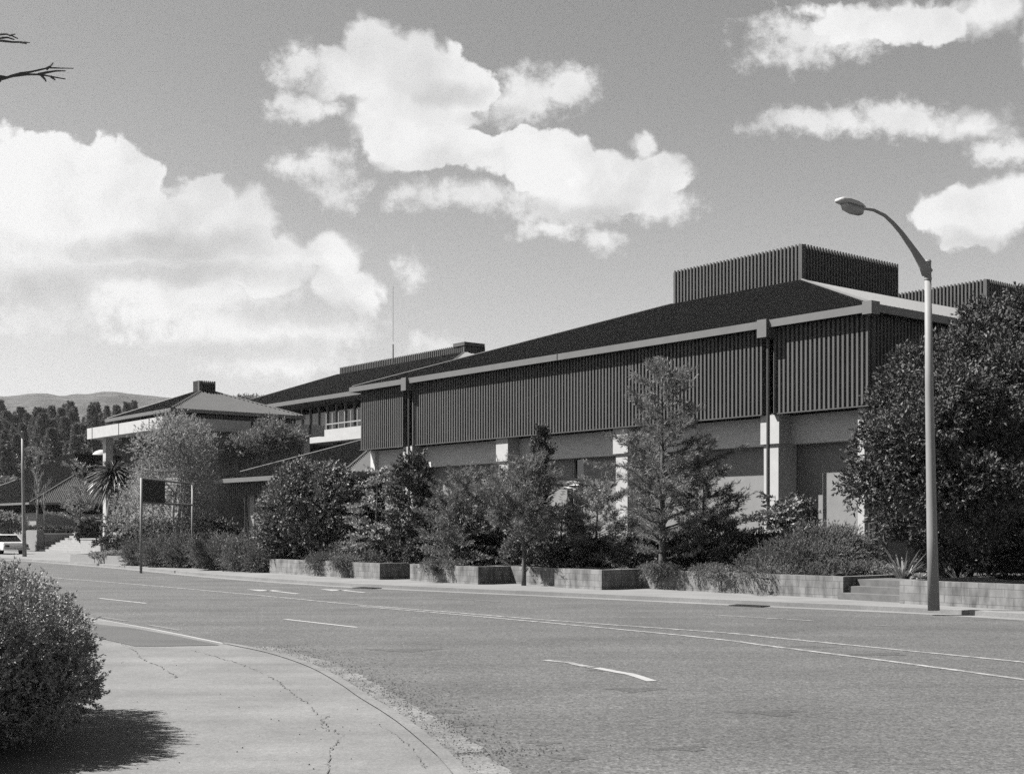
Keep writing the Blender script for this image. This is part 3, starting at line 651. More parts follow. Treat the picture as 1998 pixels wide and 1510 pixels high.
# earth bed behind the planters up to the buildings
bed = soil+[fromL(SG[-1][1]+.3, SG[-1][2]+2.2), fromL(l5[0], l5[1]+1.2), fromL(x5b+20, l5[1]+1.2), fromL(x5b+20, 60), fromL(-39, 60)]
l0 = toL(G(250, 1100, .1)); bed += [fromL(l0[0]+1, l0[1]+14), fromL(l0[0]+.5, l0[1]+4.5), fromL(*toL(G(262, 1094, .1))), G(380, 1111), G(520, 1121)]
ngon(bed, .46, 'garden_bed', m_soil, h=.4)

# ------------------------------------------------------------------ vegetation
def plant(name, loc, label, cat, group=None): return empty(name, loc, 0, label, cat, group)
def trunk_mb(p0, p1, r0, r1, bend=.1, n=6, sides=8):
    p0, p1 = Vector(p0), Vector(p1); pts = []; b = Vector((rnd.uniform(-1, 1), rnd.uniform(-1, 1), 0))*bend*(p1-p0).length
    for i in range(n+1): t = i/n; pts.append(p0.lerp(p1, t)+b*math.sin(t*math.pi))
    return pts, [r0+(r1-r0)*(i/n) for i in range(n+1)]
def shrub(name, base, ells, label, cat, lm, n, k, L, ll, lw, spread=.7, up=.3, jit=.5, shell=.5, droop=0, group=None, stems=5, sr=.04, bark=None):
    """ells in world metres relative to base"""
    e = plant(name, base, label, cat, group)
    O, D = blob_sprays(ells, n, shell, up, jit); O[:, 2] = np.maximum(O[:, 2], .02)
    quadmesh('foliage', sprays(O, D, L*rng.uniform(.6, 1.3, n), k, ll, lw, spread, droop), lm, e)
    mb = MB()
    for i in range(stems):
        c = ells[rnd.randrange(len(ells))]; a = rnd.uniform(0, 6.28); pts, rr = trunk_mb((.12*math.cos(a), .12*math.sin(a), -.1), tuple(c[0]), sr, sr*.35, .08); mb.tube(pts, rr, 6)
    mb.build('stem', bark or m_bark, e, True)
    return e
def whorl_tree(name, base, H, prof, label, cat, lm, nb, rise, bl_leaf, k, ll, lw, spread, z0=.12, sag=0.0, r0=.1, jitr=.2, nspr=7, sprL=.3, trunk_top=None, group=None, side=.9, bark=None, lean=(0, 0), gap=0):
    """central trunk, branches with sprays along them; prof(t)-> branch length in m at height fraction t"""
    e = plant(name, base, label, cat, group)
    tr = MB(); pts = [Vector((lean[0]*t*t*H, lean[1]*t*t*H, t*H)) for t in np.linspace(-.02, 1, 9)]; pts = [p+Vector((rnd.gauss(0, .012)*H*.3, rnd.gauss(0, .012)*H*.3, 0)) if 0 < i < 8 else p for i, p in enumerate(pts)]
    tr.tube(pts, [r0*(1.05-t) for t in np.linspace(0, 1, 9)], 8); t_o = tr.build('trunk', bark or m_bark, e, True)
    br = MB(); OO = []; DD = []
    for i in range(nb):
        t = z0+(1-z0)*((i+rnd.random())/nb)**.9; Lb = prof(t)*rnd.uniform(1-jitr*1.4, 1+jitr); a = rnd.uniform(0, 2*math.pi) if not gap else 2.4*i+rnd.uniform(-gap, gap)
        f = min(t*8, 7.99); b0 = pts[int(f)].lerp(pts[int(f)+1], f-int(f)); el = rise*(.6+.8*t)+rnd.gauss(0, .12)
        d = Vector((math.cos(a)*math.cos(el), math.sin(a)*math.cos(el), math.sin(el))); q = []
        for j in range(5):
            s = j/4; q.append(b0+d*Lb*s+Vector((0, 0, -sag*Lb*s*s+rnd.gauss(0, .02)*Lb)))
        br.tube(q, [max(r0*.35*(1-.85*s)*(1.1-t), .006) for s in (0, .25, .5, .75, 1)], 4, False)
        m = max(2, int(nspr*max(Lb, .3)))
        for j in range(m):
            s = .25+.75*((j+rnd.random())/m)**.8; g = min(s*4, 3.99); o = q[int(g)].lerp(q[int(g)+1], g-int(g))
            sd = Vector((-d.y, d.x, 0))*rnd.choice((-1, 1)); dd = (d*rnd.uniform(.4, 1.1)+sd*side*rnd.uniform(.1, 1)+Vector((0, 0, rnd.uniform(-.15, .45)))).normalized()
            OO.append(tuple(o)); DD.append(tuple(dd))
    br.build('branches', bark or m_bark, t_o)
    O, D = np.array(OO), np.array(DD)
    quadmesh('foliage', sprays(O, D, sprL*rng.uniform(.5, 1.3, len(O)), k, ll, lw, spread), lm, e)
    return e
def interp(tab):
    xs_, ys_ = [a for a, b in tab], [b for a, b in tab]
    return lambda t: float(np.interp(t, xs_, ys_))
def base(px, Y, z=.5): return ((px-CX)/F*Y, Y, z)
def E(base_, items, Y, depth=.8):
    """ellipsoids from photo positions (x, y, half width, half height) at distance Y, relative to base"""
    out = []
    for it in items:
        x, y, rx, ry = it[:4]; dy = it[4] if len(it) > 4 else 0; Yy = Y+dy; p = P(x, y, Yy); out.append(((p.x-base_[0], p.y-base_[1], p.z-base_[2]), (rx/F*Yy, max(rx, ry)/F*Yy*depth, ry/F*Yy)))
    return out
# --- big glossy tree on the right
b = base(1830, 33.5, .1)
ell = E(b, [(1706,888,46,64,-1.2),(1704,950,36,34,-1.2),(1738,805,56,60,-.8),(1760,930,50,50,-1.3),(1795,755,66,62,0),(1850,715,70,66,.5),(1905,672,64,56,1),(1955,635,55,50,1.5),(2010,615,66,62,2),(1790,880,85,90,-1.2),(1870,800,95,90,-.8),(1950,730,90,90,0),(2050,715,110,95,1),(1900,880,120,100,1),(1980,820,140,110,1),(1800,850,80,80,-1.9),(1855,775,80,76,-1.8),(1765,905,52,52,-1.9),(1815,925,66,52,-1.9),(1900,830,80,80,-1.5),(1960,760,70,70,-1),(1858,965,46,42,-2.3),(1812,950,46,44,-1.9),(1900,930,50,50,-2.6),(1945,960,46,44,-2.4),
  (1790,985,44,46,.6),(1760,1005,26,28,1.2),(1830,960,80,80,-1),(1920,880,100,90,-.5),(2030,850,110,110,1.5),(2120,760,120,130,2),(1885,1005,60,50,-1.4),(1960,980,80,80,1.6),(2080,960,120,100,2),(2000,1060,110,60,2.4),(1850,1060,60,30,1.4),(1900,780,90,80,3),(1960,850,130,130,3),(1800,900,110,110,3),(2050,800,130,160,4),(1860,1000,130,90,3.5),(2020,1060,150,70,3.5)], 30.3, .95)
ell2 = []
for c, r in ell:
    ell2.append((c, tuple(q*.86 for q in r)))
    for _ in range(5):
        u = ball(1)[0]; ell2.append((tuple(np.array(c)+u*np.array(r)*.8), tuple(np.array([.46, .46, .36])*rng.uniform(.55, 1.2))))
t16 = plant('broadleaf_tree', b, 'large dense dark glossy leaved tree behind the street lamp at the right edge', 'tree')
O, D = blob_sprays(ell2, 36000, .6, .25, .45)
quadmesh('foliage', sprays(O, D, .24*rng.uniform(.6, 1.3, len(O)), 9, .105, .042, .6), l_big, t16)
mb = MB()
for q, rr in (((-1.2, .4, 3), .10), ((.6, .8, 4.5), .12), ((2.2, .6, 4), .1), ((-.2, -.3, 3.5), .09), ((3.4, 1.4, 4.4), .1), ((-.8, 1.8, 5), .09)):
    pts, r_ = trunk_mb((rnd.uniform(0, 1.0), rnd.uniform(.5, 1.2), 0), q, rr*1.5, rr*.4, .1); mb.tube(pts, r_, 8)
mb.build('trunk', m_bark, t16, True)
# --- tall pine in front of the facade
Y = 37.0; b = (G(1292, 1147, .1).x, G(1292, 1147, .1).y, .1); H = 6.15
prof = interp([(0, .5), (.15, 1.1), (.3, 1.5), (.45, 1.65), (.58, 1.5), (.66, 1.0), (.74, .8), (.84, .82), (.92, .75), (.97, .45), (1, .25)])
whorl_tree('pine_tree', b, H, prof, 'tallest feathery pine in front of the ribbed facade, its trunk rising from the footway', 'tree', l_pine, 120, .35, 0, 28, .13, .017, .6, z0=.14, sag=-.06, r0=.12, jitr=.38, nspr=12, sprL=.32)
# --- second feathery pine right of it
b = base(1372, 36.2, .5)
whorl_tree('pine_tree', b, 2.95, interp([(0, .9), (.2, 1.15), (.5, 1.1), (.8, .75), (1, .3)]), 'mid height feathery pine just right of the tallest pine, against the pale wall', 'tree', l_pine, 62, .4, 0, 28, .13, .017, .6, z0=.1, r0=.07, nspr=12, sprL=.34, lean=(.0, 0))
# --- feathery pine left of it
b = base(1165, 37.3, .5)
whorl_tree('pine_tree', b, 2.5, interp([(0, .8), (.3, 1.05), (.7, .8), (1, .3)]), 'low feathery pine between the tallest pine and the small palm', 'tree', l_pine, 56, .4, 0, 28, .13, .017, .6, z0=.06, r0=.06, nspr=12, sprL=.34)
# --- leaning pine at 1020
b = (G(1022, 1142, .1).x, G(1022, 1142, .1).y, .1)
whorl_tree('pine_tree', b, 3.35, interp([(0, .5), (.35, 1.0), (.55, 1.3), (.8, 1.0), (1, .4)]), 'pine with a thin bare leaning trunk standing on the footway left of the projecting planter', 'tree', l_pine, 84, .5, 0, 28, .13, .017, .6, z0=.33, r0=.07, nspr=12, sprL=.36, lean=(-.015, 0))
# --- spreading conifers 850-960
b = base(905, 41.2, .5)
whorl_tree('pine_tree', b, 2.85, interp([(0, 1.1), (.3, 1.4), (.6, 1.15), (.85, .7), (1, .25)]), 'bushy wide conifer left of the leaning pine, between two planter fronts', 'tree', l_pine, 80, .55, 0, 26, .14, .019, .6, z0=.05, r0=.07, nspr=12, sprL=.4)
b = base(975, 42.3, .5)
whorl_tree('pine_tree', b, 2.75, interp([(0, .8), (.3, 1.0), (.6, .9), (.85, .6), (1, .3)]), 'upright conifer directly behind the leaning pine, below the white column head', 'tree', l_pine, 64, .6, 0, 26, .14, .019, .6, z0=.05, r0=.07, nspr=12, sprL=.4)
b = base(900, 40.3, .5)
whorl_tree('spreading_conifer', b, 1.65, interp([(0, 1.5), (.4, 1.3), (.8, .7), (1, .3)]), 'low tiered spreading conifer over the block planter front at the foot of the wide conifer', 'shrub', l_jun, 60, .12, 0, 14, .12, .03, .5, z0=.08, r0=.05, nspr=13, sprL=.3, sag=.1)
b = base(1095, 38.0, .5)
whorl_tree('spreading_conifer', b, 1.9, interp([(0, 1.1), (.4, 1.05), (.8, .6), (1, .2)]), 'dark tiered conifer behind the projecting planter box', 'shrub', l_dark, 56, .08, 0, 14, .12, .035, .5, z0=.05, r0=.05, nspr=13, sprL=.3, sag=.12)
b = base(1225, 36.9, .5)
whorl_tree('spreading_conifer', b, 1.5, interp([(0, .9), (.4, .8), (1, .2)]), 'small low conifer at the left foot of the tallest pine', 'shrub', l_pine, 40, .1, 0, 14, .12, .03, .5, z0=.05, r0=.04, nspr=13, sprL=.3, sag=.1)
# --- columnar conifer
b = base(1053, 44, .5)
whorl_tree('columnar_conifer', b, 4.55, interp([(0, .6), (.5, .55), (.8, .5), (.93, .35), (1, .12)]), 'narrow columnar conifer rising above the small palm against the ribbed cladding', 'tree', l_dark, 150, .75, 0, 14, .11, .035, .6, z0=.05, r0=.07, nspr=14, sprL=.22)
# --- dark pointed conifer and pale fir
b = base(808, 43.6, .5)
whorl_tree('dark_conifer', b, 3.55, interp([(0, .9), (.2, 1.0), (.5, .9), (.8, .6), (1, .2)]), 'dark loose pointed conifer hiding the white downpipe column at the left end of the facade', 'tree', l_dark, 120, .5, 0, 16, .13, .04, .6, z0=.03, r0=.08, nspr=12, sprL=.34)
b = base(735, 45.2, .5)
whorl_tree('silver_fir', b, 3.35, interp([(0, 1.0), (.3, 1.05), (.6, .75), (.85, .5), (1, .2)]), 'silvery tiered fir beside the round broad leaved bush', 'tree', l_pale, 60, .1, 0, 14, .11, .05, .45, z0=.05, r0=.06, nspr=12, sprL=.32, sag=.05)
# --- pale fir right of the downpipe column
b = base(1513, 34.6, .5)
whorl_tree('silver_fir', b, 2.15, interp([(0, .9), (.3, 1.0), (.6, .85), (.85, .5), (1, .2)]), 'low silvery fir with drooping tiers below the downpipe column, left of the big juniper', 'tree', l_pale, 46, .0, 0, 14, .10, .05, .45, z0=.1, r0=.06, nspr=12, sprL=.3, sag=.08)
b = base(1548, 36.3, .5)
shrub('dark_bush', b, E(b, [(1550,1010,38,36),(1545,1060,46,40),(1500,1075,40,36)], 36.2), 'small dark bush tucked behind the low silvery fir', 'shrub', l_dark, 900, 12, .2, .10, .04)
b = base(1395, 37.6, .5)
shrub('dark_bush', b, E(b, [(1390,1045,48,36),(1360,1075,38,34),(1430,1075,36,30)], 37.5), 'dense dark bush at the foot of the mid height pine', 'shrub', l_dark, 1500, 12, .2, .10, .035)
# --- round broad-leaved bush
b = base(605, 48.4, .5)
items = [(605,1000,85,95),(560,1010,52,75,-1),(655,1000,52,80,-1),(600,948,58,36),(592,925,24,20),(640,960,48,45,-.8),(545,1050,38,36,-1),(600,1060,80,32,-1),(670,1050,34,38,-1),(680,965,24,34)]
el = E(b, items, 48.4); el2 = el+[(tuple(np.array(c)+ball(1)[0]*np.array(r)*.85), (.38, .38, .32)) for c, r in el for _ in range(5)]
shrub('round_bush', b, el2, 'large round broad leaved bush covering the end of the entrance wing', 'shrub', l_bush, 7500, 8, .25, .13, .06, .7, .35, .5, .6)
# --- big spreading juniper
b = base(1575, 33.4, .5)
items = [(1480,1118,44,20),(1530,1100,60,34),(1590,1075,65,38,.3),(1635,1075,56,38,.6),(1672,1100,34,38,.8),(1590,1100,80,34,-.3),(1660,1120,45,26,0),(1500,1125,62,18,-.6),(1600,1135,80,16,-.9)]
shrub('spreading_juniper', b, E(b, items, 33.4), 'huge arching juniper spilling over the longest block planter near the lamp pole', 'shrub', l_jun, 6500, 24, .42, .07, .013, .32, .25, .38, .45, droop=.22, stems=10)
# --- flax beside steps, small agave plants
def blades(name, b, n, L, w, label, cat, lm, up=.8, drop=.5, wid=5):
    V = []
    for i in range(n):
        a = rnd.uniform(0, 6.28); u = up*rnd.uniform(.5, 1.3); d = Vector((math.cos(a), math.sin(a), u)).normalized(); l = L*rnd.uniform(.6, 1.15); sd = Vector((-math.sin(a), math.cos(a), 0)); o = Vector((math.cos(a)*.06, math.sin(a)*.06, 0)); prev = None; dr = drop*rnd.uniform(.3, 1.3)
        for j in range(wid+1):
            t = j/wid; p = o+d*l*t+Vector((0, 0, -dr*l*t*t)); h = sd*w*(1-t**2*.96)*.5*(.5+min(t*3, .5)); c = (p-h, p+h)
            if prev: V += [prev[0], prev[1], c[1], c[0]]
            prev = c
    e = plant(name, b, label, cat); quadmesh('blades', np.array([tuple(v) for v in V]), lm, e); return e
blades('flax', base(1762, 30.95, .5), 70, 1.3, .05, 'tall flax clump with arching strap leaves left of the lamp pole', 'plant', l_flax, 1.5, .5)
blades('flax', base(1796, 30.6, .55), 34, .7, .04, 'short drooping flax clump over the planter corner against the lamp pole', 'plant', l_flax, 1.0, .8)
blades('agave', base(1872, 30.0, .52), 22, .5, .04, 'small spiky plant in the planter right of the lamp pole', 'plant', l_flax, 1.6, .15)
# --- small palm
e = plant('palm', base(1112, 43.5, .5), 'small palm with feather fronds between the slot window and the columnar conifer', 'tree')
tr = MB(); tr.tube([(0, 0, 0), (.03, 0, 1.3), (0, 0, 2.7)], [.14, .12, .1], 8); tr.build('trunk', m_bark, e, True)
OO = []; DD = []
for i in range(18):
    a = rnd.uniform(0, 6.28); el_ = rnd.uniform(.2, 1.1); d = Vector((math.cos(a)*math.cos(el_), math.sin(a)*math.cos(el_), math.sin(el_))); Lf = rnd.uniform(1.0, 1.4)
    for j in range(16):
        t = (j+1)/16; o = Vector((0, 0, 2.7))+d*Lf*t+Vector((0, 0, -.75*Lf*t*t)); sd = Vector((-d.y, d.x, 0)).normalized()
        for s_ in (-1, 1): OO.append(tuple(o)); DD.append(tuple((sd*s_+d*.5+Vector((0, 0, -.4))).normalized()))
quadmesh('fronds', sprays(np.array(OO), np.array(DD), .12, 2, .34, .035, .08), l_palm, e)
# --- trailing ground cover over planter edges
for (x0, x1, y, Y, lab) in ((620, 735, 1101, 44.2, 'patch of low ground cover sagging over the planter below the round bush'), (450, 548, 1085, 49.5, 'low arching juniper at the left end of the block planters'), (1620, 1700, 1130, 32.2, 'ground hugging juniper fringe by the garden steps')):
    b = base((x0+x1)/2, Y, .5); w = (x1-x0)/2
    its = [(x0+w*k/2.5, y+rnd.uniform(-5, 3), w*.42, 8 if lab[0] == 'p' else 24 if lab[0] == 'l' else 10) for k in range(6)]
    shrub('ground_juniper', b, E(b, its, Y), lab, 'shrub', l_jun, 1600, 18, .34, .07, .016, .35, .5, .4, .3, stems=3, sr=.02)
for (x0, x1, y, dY, lab) in ((640, 700, 1106, 0, 'trailing greenery over the first block planter front, below the round bush'), (815, 900, 1111, 0, 'trailing greenery over the block planter front under the low tiered conifer'),
                       (1240, 1330, 1123, 0, 'trailing greenery over the wall around the tallest pine trunk'), (1350, 1440, 1126, 0, 'trailing greenery over the long planter wall left of the big juniper'), (1430, 1560, 1128, 0, 'fringe of the big juniper hanging over the long planter wall')):
    k = [q for q in SG if xl(x0, q[2]) >= q[0]-.3 and xl(x0, q[2]) <= q[1]]; yy = k[0][2] if k else SG[-1][2]; wv = fromL(xl((x0+x1)/2, yy-.05), yy-.05, .6); b = (wv.x, wv.y, .6); w = (x1-x0)/2/F*wv.y
    el_ = [((rnd.uniform(-w, w)*.62, rnd.uniform(-w, w)*-.78+.12, rnd.uniform(.0, .08)), (.18, .14, .08)) for _ in range(12)]
    shrub('trailing_juniper', b, el_, lab, 'shrub', l_pine, 700, 16, .2, .05, .014, .4, .1, .5, .3, droop=.45, stems=1, sr=.012)
# --- hedge row of junipers left of the planters
for i, (x, y, rx, ry, Y) in enumerate([(275,1082,26,22,56), (318,1080,34,28,54), (358,1078,26,28,53.2), (410,1075,30,26,52), (440,1080,34,26,50.3), (487,1085,42,30,48.8), (520,1092,30,22,47.9)]):
    b = base(x, Y, .1)
    lb = ['rounded low juniper right behind the left post of the sign frame', 'broad low juniper between the two posts of the sign frame', 'low juniper at the foot of the right sign frame post', 'dark low juniper just right of the sign frame',
          'wide feathery juniper under the thin canopy posts', 'arching juniper draped to the kerb left of the first block planter', 'drooping juniper touching the left end of the block planters'][i]
    shrub('juniper', b, E(b, [(x, y, rx, ry), (x+rx*.4, y+ry*.3, rx*.7, ry*.7, -.5), (x-rx*.4, y+ry*.3, rx*.7, ry*.7, -.3)], Y), lb, 'shrub', l_jun, 1300, 16, .42, .09, .02, .38, .5, .4, .4, group='junipers along the left verge')
# --- pale willow-like tree, and its neighbour
def airy(name, b, H, ells, label, lm, n, k=9, L=.5, ll=.13, lw=.035, nbr=26, tr=.09, bark=None, up=.6, stems=3):
    e = plant(name, b, label, 'tree'); tb = MB(); bb = MB(); cs = [Vector(c) for c, r in ells]
    for s in range(stems):
        top = Vector((rnd.uniform(-.6, .6), rnd.uniform(-.4, .4), H*rnd.uniform(.6, .8))); pts, rr = trunk_mb((rnd.uniform(-.25, .25), 0, 0), top, tr, tr*.3, .06); tb.tube(pts, rr, 6)
        for j in range(nbr//stems):
            k0 = rnd.randrange(2, 6); c = rnd.choice(ells); tgt = Vector(c[0])+Vector([float(v) for v in ball(1)[0]*np.array(c[1])*.9])
            if tgt.z < pts[k0].z: tgt.z = pts[k0].z+.2
            mid = pts[k0].lerp(tgt, .5)+Vector((rnd.gauss(0, .1), rnd.gauss(0, .1), -.1)); bb.tube([pts[k0], mid, tgt], [tr*.35, tr*.2, .008], 4, False)
    t_ = tb.build('trunk', bark or m_barkl, e, True); bb.build('branches', bark or m_barkl, t_)
    O, D = blob_sprays(ells, n, .25, up, .45); quadmesh('foliage', sprays(O, D, L*rng.uniform(.5, 1.3, n), k, ll, lw, .5), lm, e); return e
b = base(345, 59, .3)
airy('willow', b, 5.6, E(b, [(350,860,52,42),(300,870,42,38),(388,880,32,46),(345,830,40,18),(330,930,62,50),(385,950,36,46),(275,950,30,40),(345,1010,62,40),(280,1010,45,38),(392,1005,26,34),(240,1015,34,30),(255,980,22,26)], 59), 'airy pale twiggy tree hiding the pavilion corner behind the sign frame', l_will, 3300)
b = base(500, 70.5, .5)
airy('feathery_tree', b, 6.6, E(b, [(500,868,40,20),(460,880,30,24),(545,862,34,18),(525,838,22,16),(575,855,16,14)], 70.5), 'grey feathery tree between the pavilion and the entrance wing roof', l_grey, 1700, 9, .45, .16, .045)
# --- plants around the low planter and stairs
b = base(222, 63, .3)
e = plant('cabbage_tree', b, 'cabbage tree with a shaggy round head of sword leaves and pale trunk', 'tree')
ztop = P(212, 940, 63).z+.05
tr = MB(); tr.tube([(-.35, 0, 0), (-.32, 0, 1.5), (-.2, 0, 2.6), (0, 0, ztop-.2)], [.17, .14, .13, .12], 9); tr.build('trunk', m_barkl, e, True)
V = []
for i in range(620):
    u = Vector([float(v) for v in ball(1)[0]]); 
    if u.z < -.85: continue
    l = rnd.uniform(.85, 1.4); sd = u.cross(Vector((rnd.gauss(0, 1), rnd.gauss(0, 1), rnd.gauss(0, 1)))).normalized(); prev = None
    for j in range(5):
        t = j/4; p = Vector((rnd.choice((-.12, .12, .2)) if 0 else 0, 0, ztop))+u*(.1+l*t)+Vector((0, 0, -.45*l*t*t)); h = sd*.085*(1-t**3*.95)*.5; c = (p-h, p+h)
        if prev: V += [prev[0], prev[1], c[1], c[0]]
        prev = c
quadmesh('sword_leaves', np.array([tuple(v) for v in V]), l_palm, e)
b = base(157, 90, 1.0)
whorl_tree('young_conifer', b, 5.2, interp([(0, 2.2), (.3, 1.9), (.5, .9), (.8, .5), (.92, 1.0), (1, .3)]), 'thin young conifer with sparse tiers above the top of the wide steps', 'tree', l_grey, 54, .25, 0, 12, .2, .06, .5, z0=.1, r0=.07, nspr=7, sprL=.4)
b = base(172, 84, .9)
shrub('dark_bush', b, E(b, [(172,1036,20,20),(185,1030,14,16),(165,1046,14,10)], 84), 'dark round bush directly on top of the square concrete block', 'shrub', l_dark, 900, 12, .25, .13, .06)
b = base(228, 61.5, .4)
whorl_tree('tiered_fir', b, 1.9, interp([(0, .9), (.4, .9), (.8, .6), (1, .2)]), 'dark tiered fir over the low smooth planter beside the concrete block', 'tree', l_dark, 46, .05, 0, 14, .12, .05, .5, z0=.05, r0=.05, nspr=12, sprL=.32, sag=.1)
b = base(228, 58.6, .42)
shrub('flowering_ground_cover', b, E(b, [(190,1083,14,3),(215,1081,16,4),(240,1081,16,5)], 58.6, 1.5), 'low pale flowering ground cover filling the smooth planter', 'shrub', l_will, 700, 8, .1, .06, .04, stems=2, sr=.01)
b = base(305, 60, .3)
shrub('dark_bush', b, E(b, [(300,1045,40,30),(345,1050,36,30),(270,1050,24,26),(400,1045,40,34),(440,1050,30,30)], 60.5), 'long dark bush mass behind the junipers of the sign frame', 'shrub', l_dark, 2200, 12, .3, .14, .05, shell=.35)
b = base(95, 93, 1.4)
shrub('clipped_hedge', b, E(b, [(15,1032,20,9),(45,1034,20,8),(75,1035,20,8),(105,1035,20,8),(128,1037,14,7),(20,1042,20,8)], 93, .5), 'clipped hedge above the retaining wall left of the wide steps', 'hedge', l_jun, 2600, 10, .16, .1, .05, shell=.3, stems=3)
b = base(20, 88, 1.2)
shrub('pale_bush', b, E(b, [(10,1018,24,13),(35,1022,14,10),(-10,1015,20,14)], 88, .7), 'pale flowering bush above the parked white car', 'shrub', l_will, 1200, 10, .3, .13, .07)
def bare(name, b, H, label, seed, r=.05, col=None, nb=16, spread_=.45):
    rr_ = random.Random(seed); e = plant(name, b, label, 'tree'); mb = MB(); bb = MB()
    mb.tube([(0, 0, -.1), (rr_.gauss(0, .05), 0, H*.4), (rr_.gauss(0, .1), 0, H*.85)], [r, r*.7, r*.25], 6)
    for i in range(nb):
        z = H*rr_.uniform(.35, .85); a = rr_.uniform(0, 6.28); l = H*rr_.uniform(.15, .35); d = Vector((math.cos(a)*spread_, math.sin(a)*spread_, 1)).normalized(); o = Vector((0, 0, z)); q = o+d*l
        bb.tube([o, o+d*l*.5+Vector((0, 0, -.04)), q], [r*.3, r*.2, r*.08], 4, False)
        for j in range(4):
            s = rr_.uniform(.3, 1); o2 = o+d*l*s; d2 = (d+Vector((rr_.gauss(0, .5), rr_.gauss(0, .5), rr_.gauss(0, .3)))).normalized(); bb.tube([o2, o2+d2*l*.4], [r*.12, r*.05], 3, False)
    t_ = mb.build('trunk', col or m_barkl, e, True); bb.build('branches', col or m_barkl, t_); return e
bare('bare_tree', base(73, 92, 1.3), 4.6, 'slender bare young tree directly right of the left street lamp', 3, .09)
bare('bare_tree', base(88, 93, 1.3), 3.6, 'shorter bare sapling, second to the right of the left street lamp', 5, .06)
# --- twigs of a bare tree reaching in at the top left
b = (-5.4, 7.6, .02); e = plant('street_tree', b, 'bare leafless tree whose twigs reach in at the top left corner', 'tree')
mb = MB(); mb.tube([(0, 0, -.1), (.1, 0, 1.6), (-.05, .1, 3.4), (.1, 0, 5.4)], [.11, .09, .07, .03], 8); tk = mb.build('trunk', m_bark, e, True)
bb = MB()
def twigpath(px, Y, r0, r1): 
    pts = [P(x, y, Y)-Vector(b) for x, y in px]; n = len(pts); bb.tube(pts, [r0+(r1-r0)*i/(n-1) for i in range(n)], 5)
bb.tube([Vector((-.02, .05, 3.0)), P(-120, 205, 9)-Vector(b), P(-60, 180, 9)-Vector(b), P(0, 156, 9)-Vector(b)], [.045, .035, .024, .016], 6)
bb.tube([Vector((0, .05, 4.0)), P(-120, 60, 9)-Vector(b), P(-50, 70, 9)-Vector(b), P(0, 80, 9)-Vector(b)], [.04, .03, .018, .010], 6)
for q in ([(0,156),(25,149),(52,146),(78,146),(100,150),(128,155)], [(20,150),(40,144),(60,141),(95,133),(143,134)], [(75,146),(92,142),(110,139),(128,139)], [(90,136),(98,130),(104,123)], [(100,150),(108,157)], [(80,147),(88,156),(90,160)], [(0,150),(18,151)]): twigpath(q, 9, .011, .004)
for q in ([(0,80),(25,83),(48,83),(58,84)], [(0,68),(12,67),(22,70),(35,76)], [(18,70),(30,67)], [(40,83),(52,86)], [(0,75),(15,74),(28,78)]): twigpath(q, 9, .009, .004)
bb.build('branches', m_bark, tk)
# --- foreground hedge bush
b = (-5.12, 10.45, .02)
e = plant('hedge_bush', b, 'big rounded yew like bush in the left foreground with its shadow on the footway', 'shrub')
def rel(px, py, Y): p = P(px, py, Y); return (p.x-b[0], p.y-b[1], p.z-b[2])
hb = [((0, 0, .80), (1.55, 1.7, .74)), ((-1.6, .3, .8), (1.3, 1.6, .72)), ((.55, .2, .62), (.98, 1.3, .52)), ((.35, -1.0, .55), (.95, .9, .5)), ((-.4, -1.2, .6), (1.1, .9, .55)), ((.2, .9, .72), (1.0, 1.2, .60)), ((-.3, 0, .95), (.9, 1.1, .48)), ((.95, -.2, .52), (.62, 1.15, .40)), ((-.1, -1.9, .5), (1.0, .8, .48)), ((.1, -2.5, .45), (1.0, .7, .42))]
hb2 = hb+[(tuple(np.array(c)+ball(1)[0]*np.array(r)*.9), (.24, .24, .2)) for c, r in hb for _ in range(9)]
O, D = blob_sprays(hb2, 27000, .72, .6, .45); Oi, Di = blob_sprays(hb, 12000, .2, .5, .6); O, D = np.concatenate([O, Oi]), np.concatenate([D, Di]); ok = (O[:, 2] > .03); O, D = O[ok], D[ok]
quadmesh('foliage', sprays(O, D, .13*rng.uniform(.6, 1.4, len(O)), 28, .031, .010, .8), l_hedge, e)
mb = MB()
for i in range(14):
    a = rnd.uniform(0, 6.28); pts, rr = trunk_mb((.3*math.cos(a), .3*math.sin(a), -.05), (1.0*math.cos(a), 1.1*math.sin(a), rnd.uniform(.6, 1.1)), .03, .01, .1); mb.tube(pts, rr, 5)
mb.build('stem', m_bark, e, True)
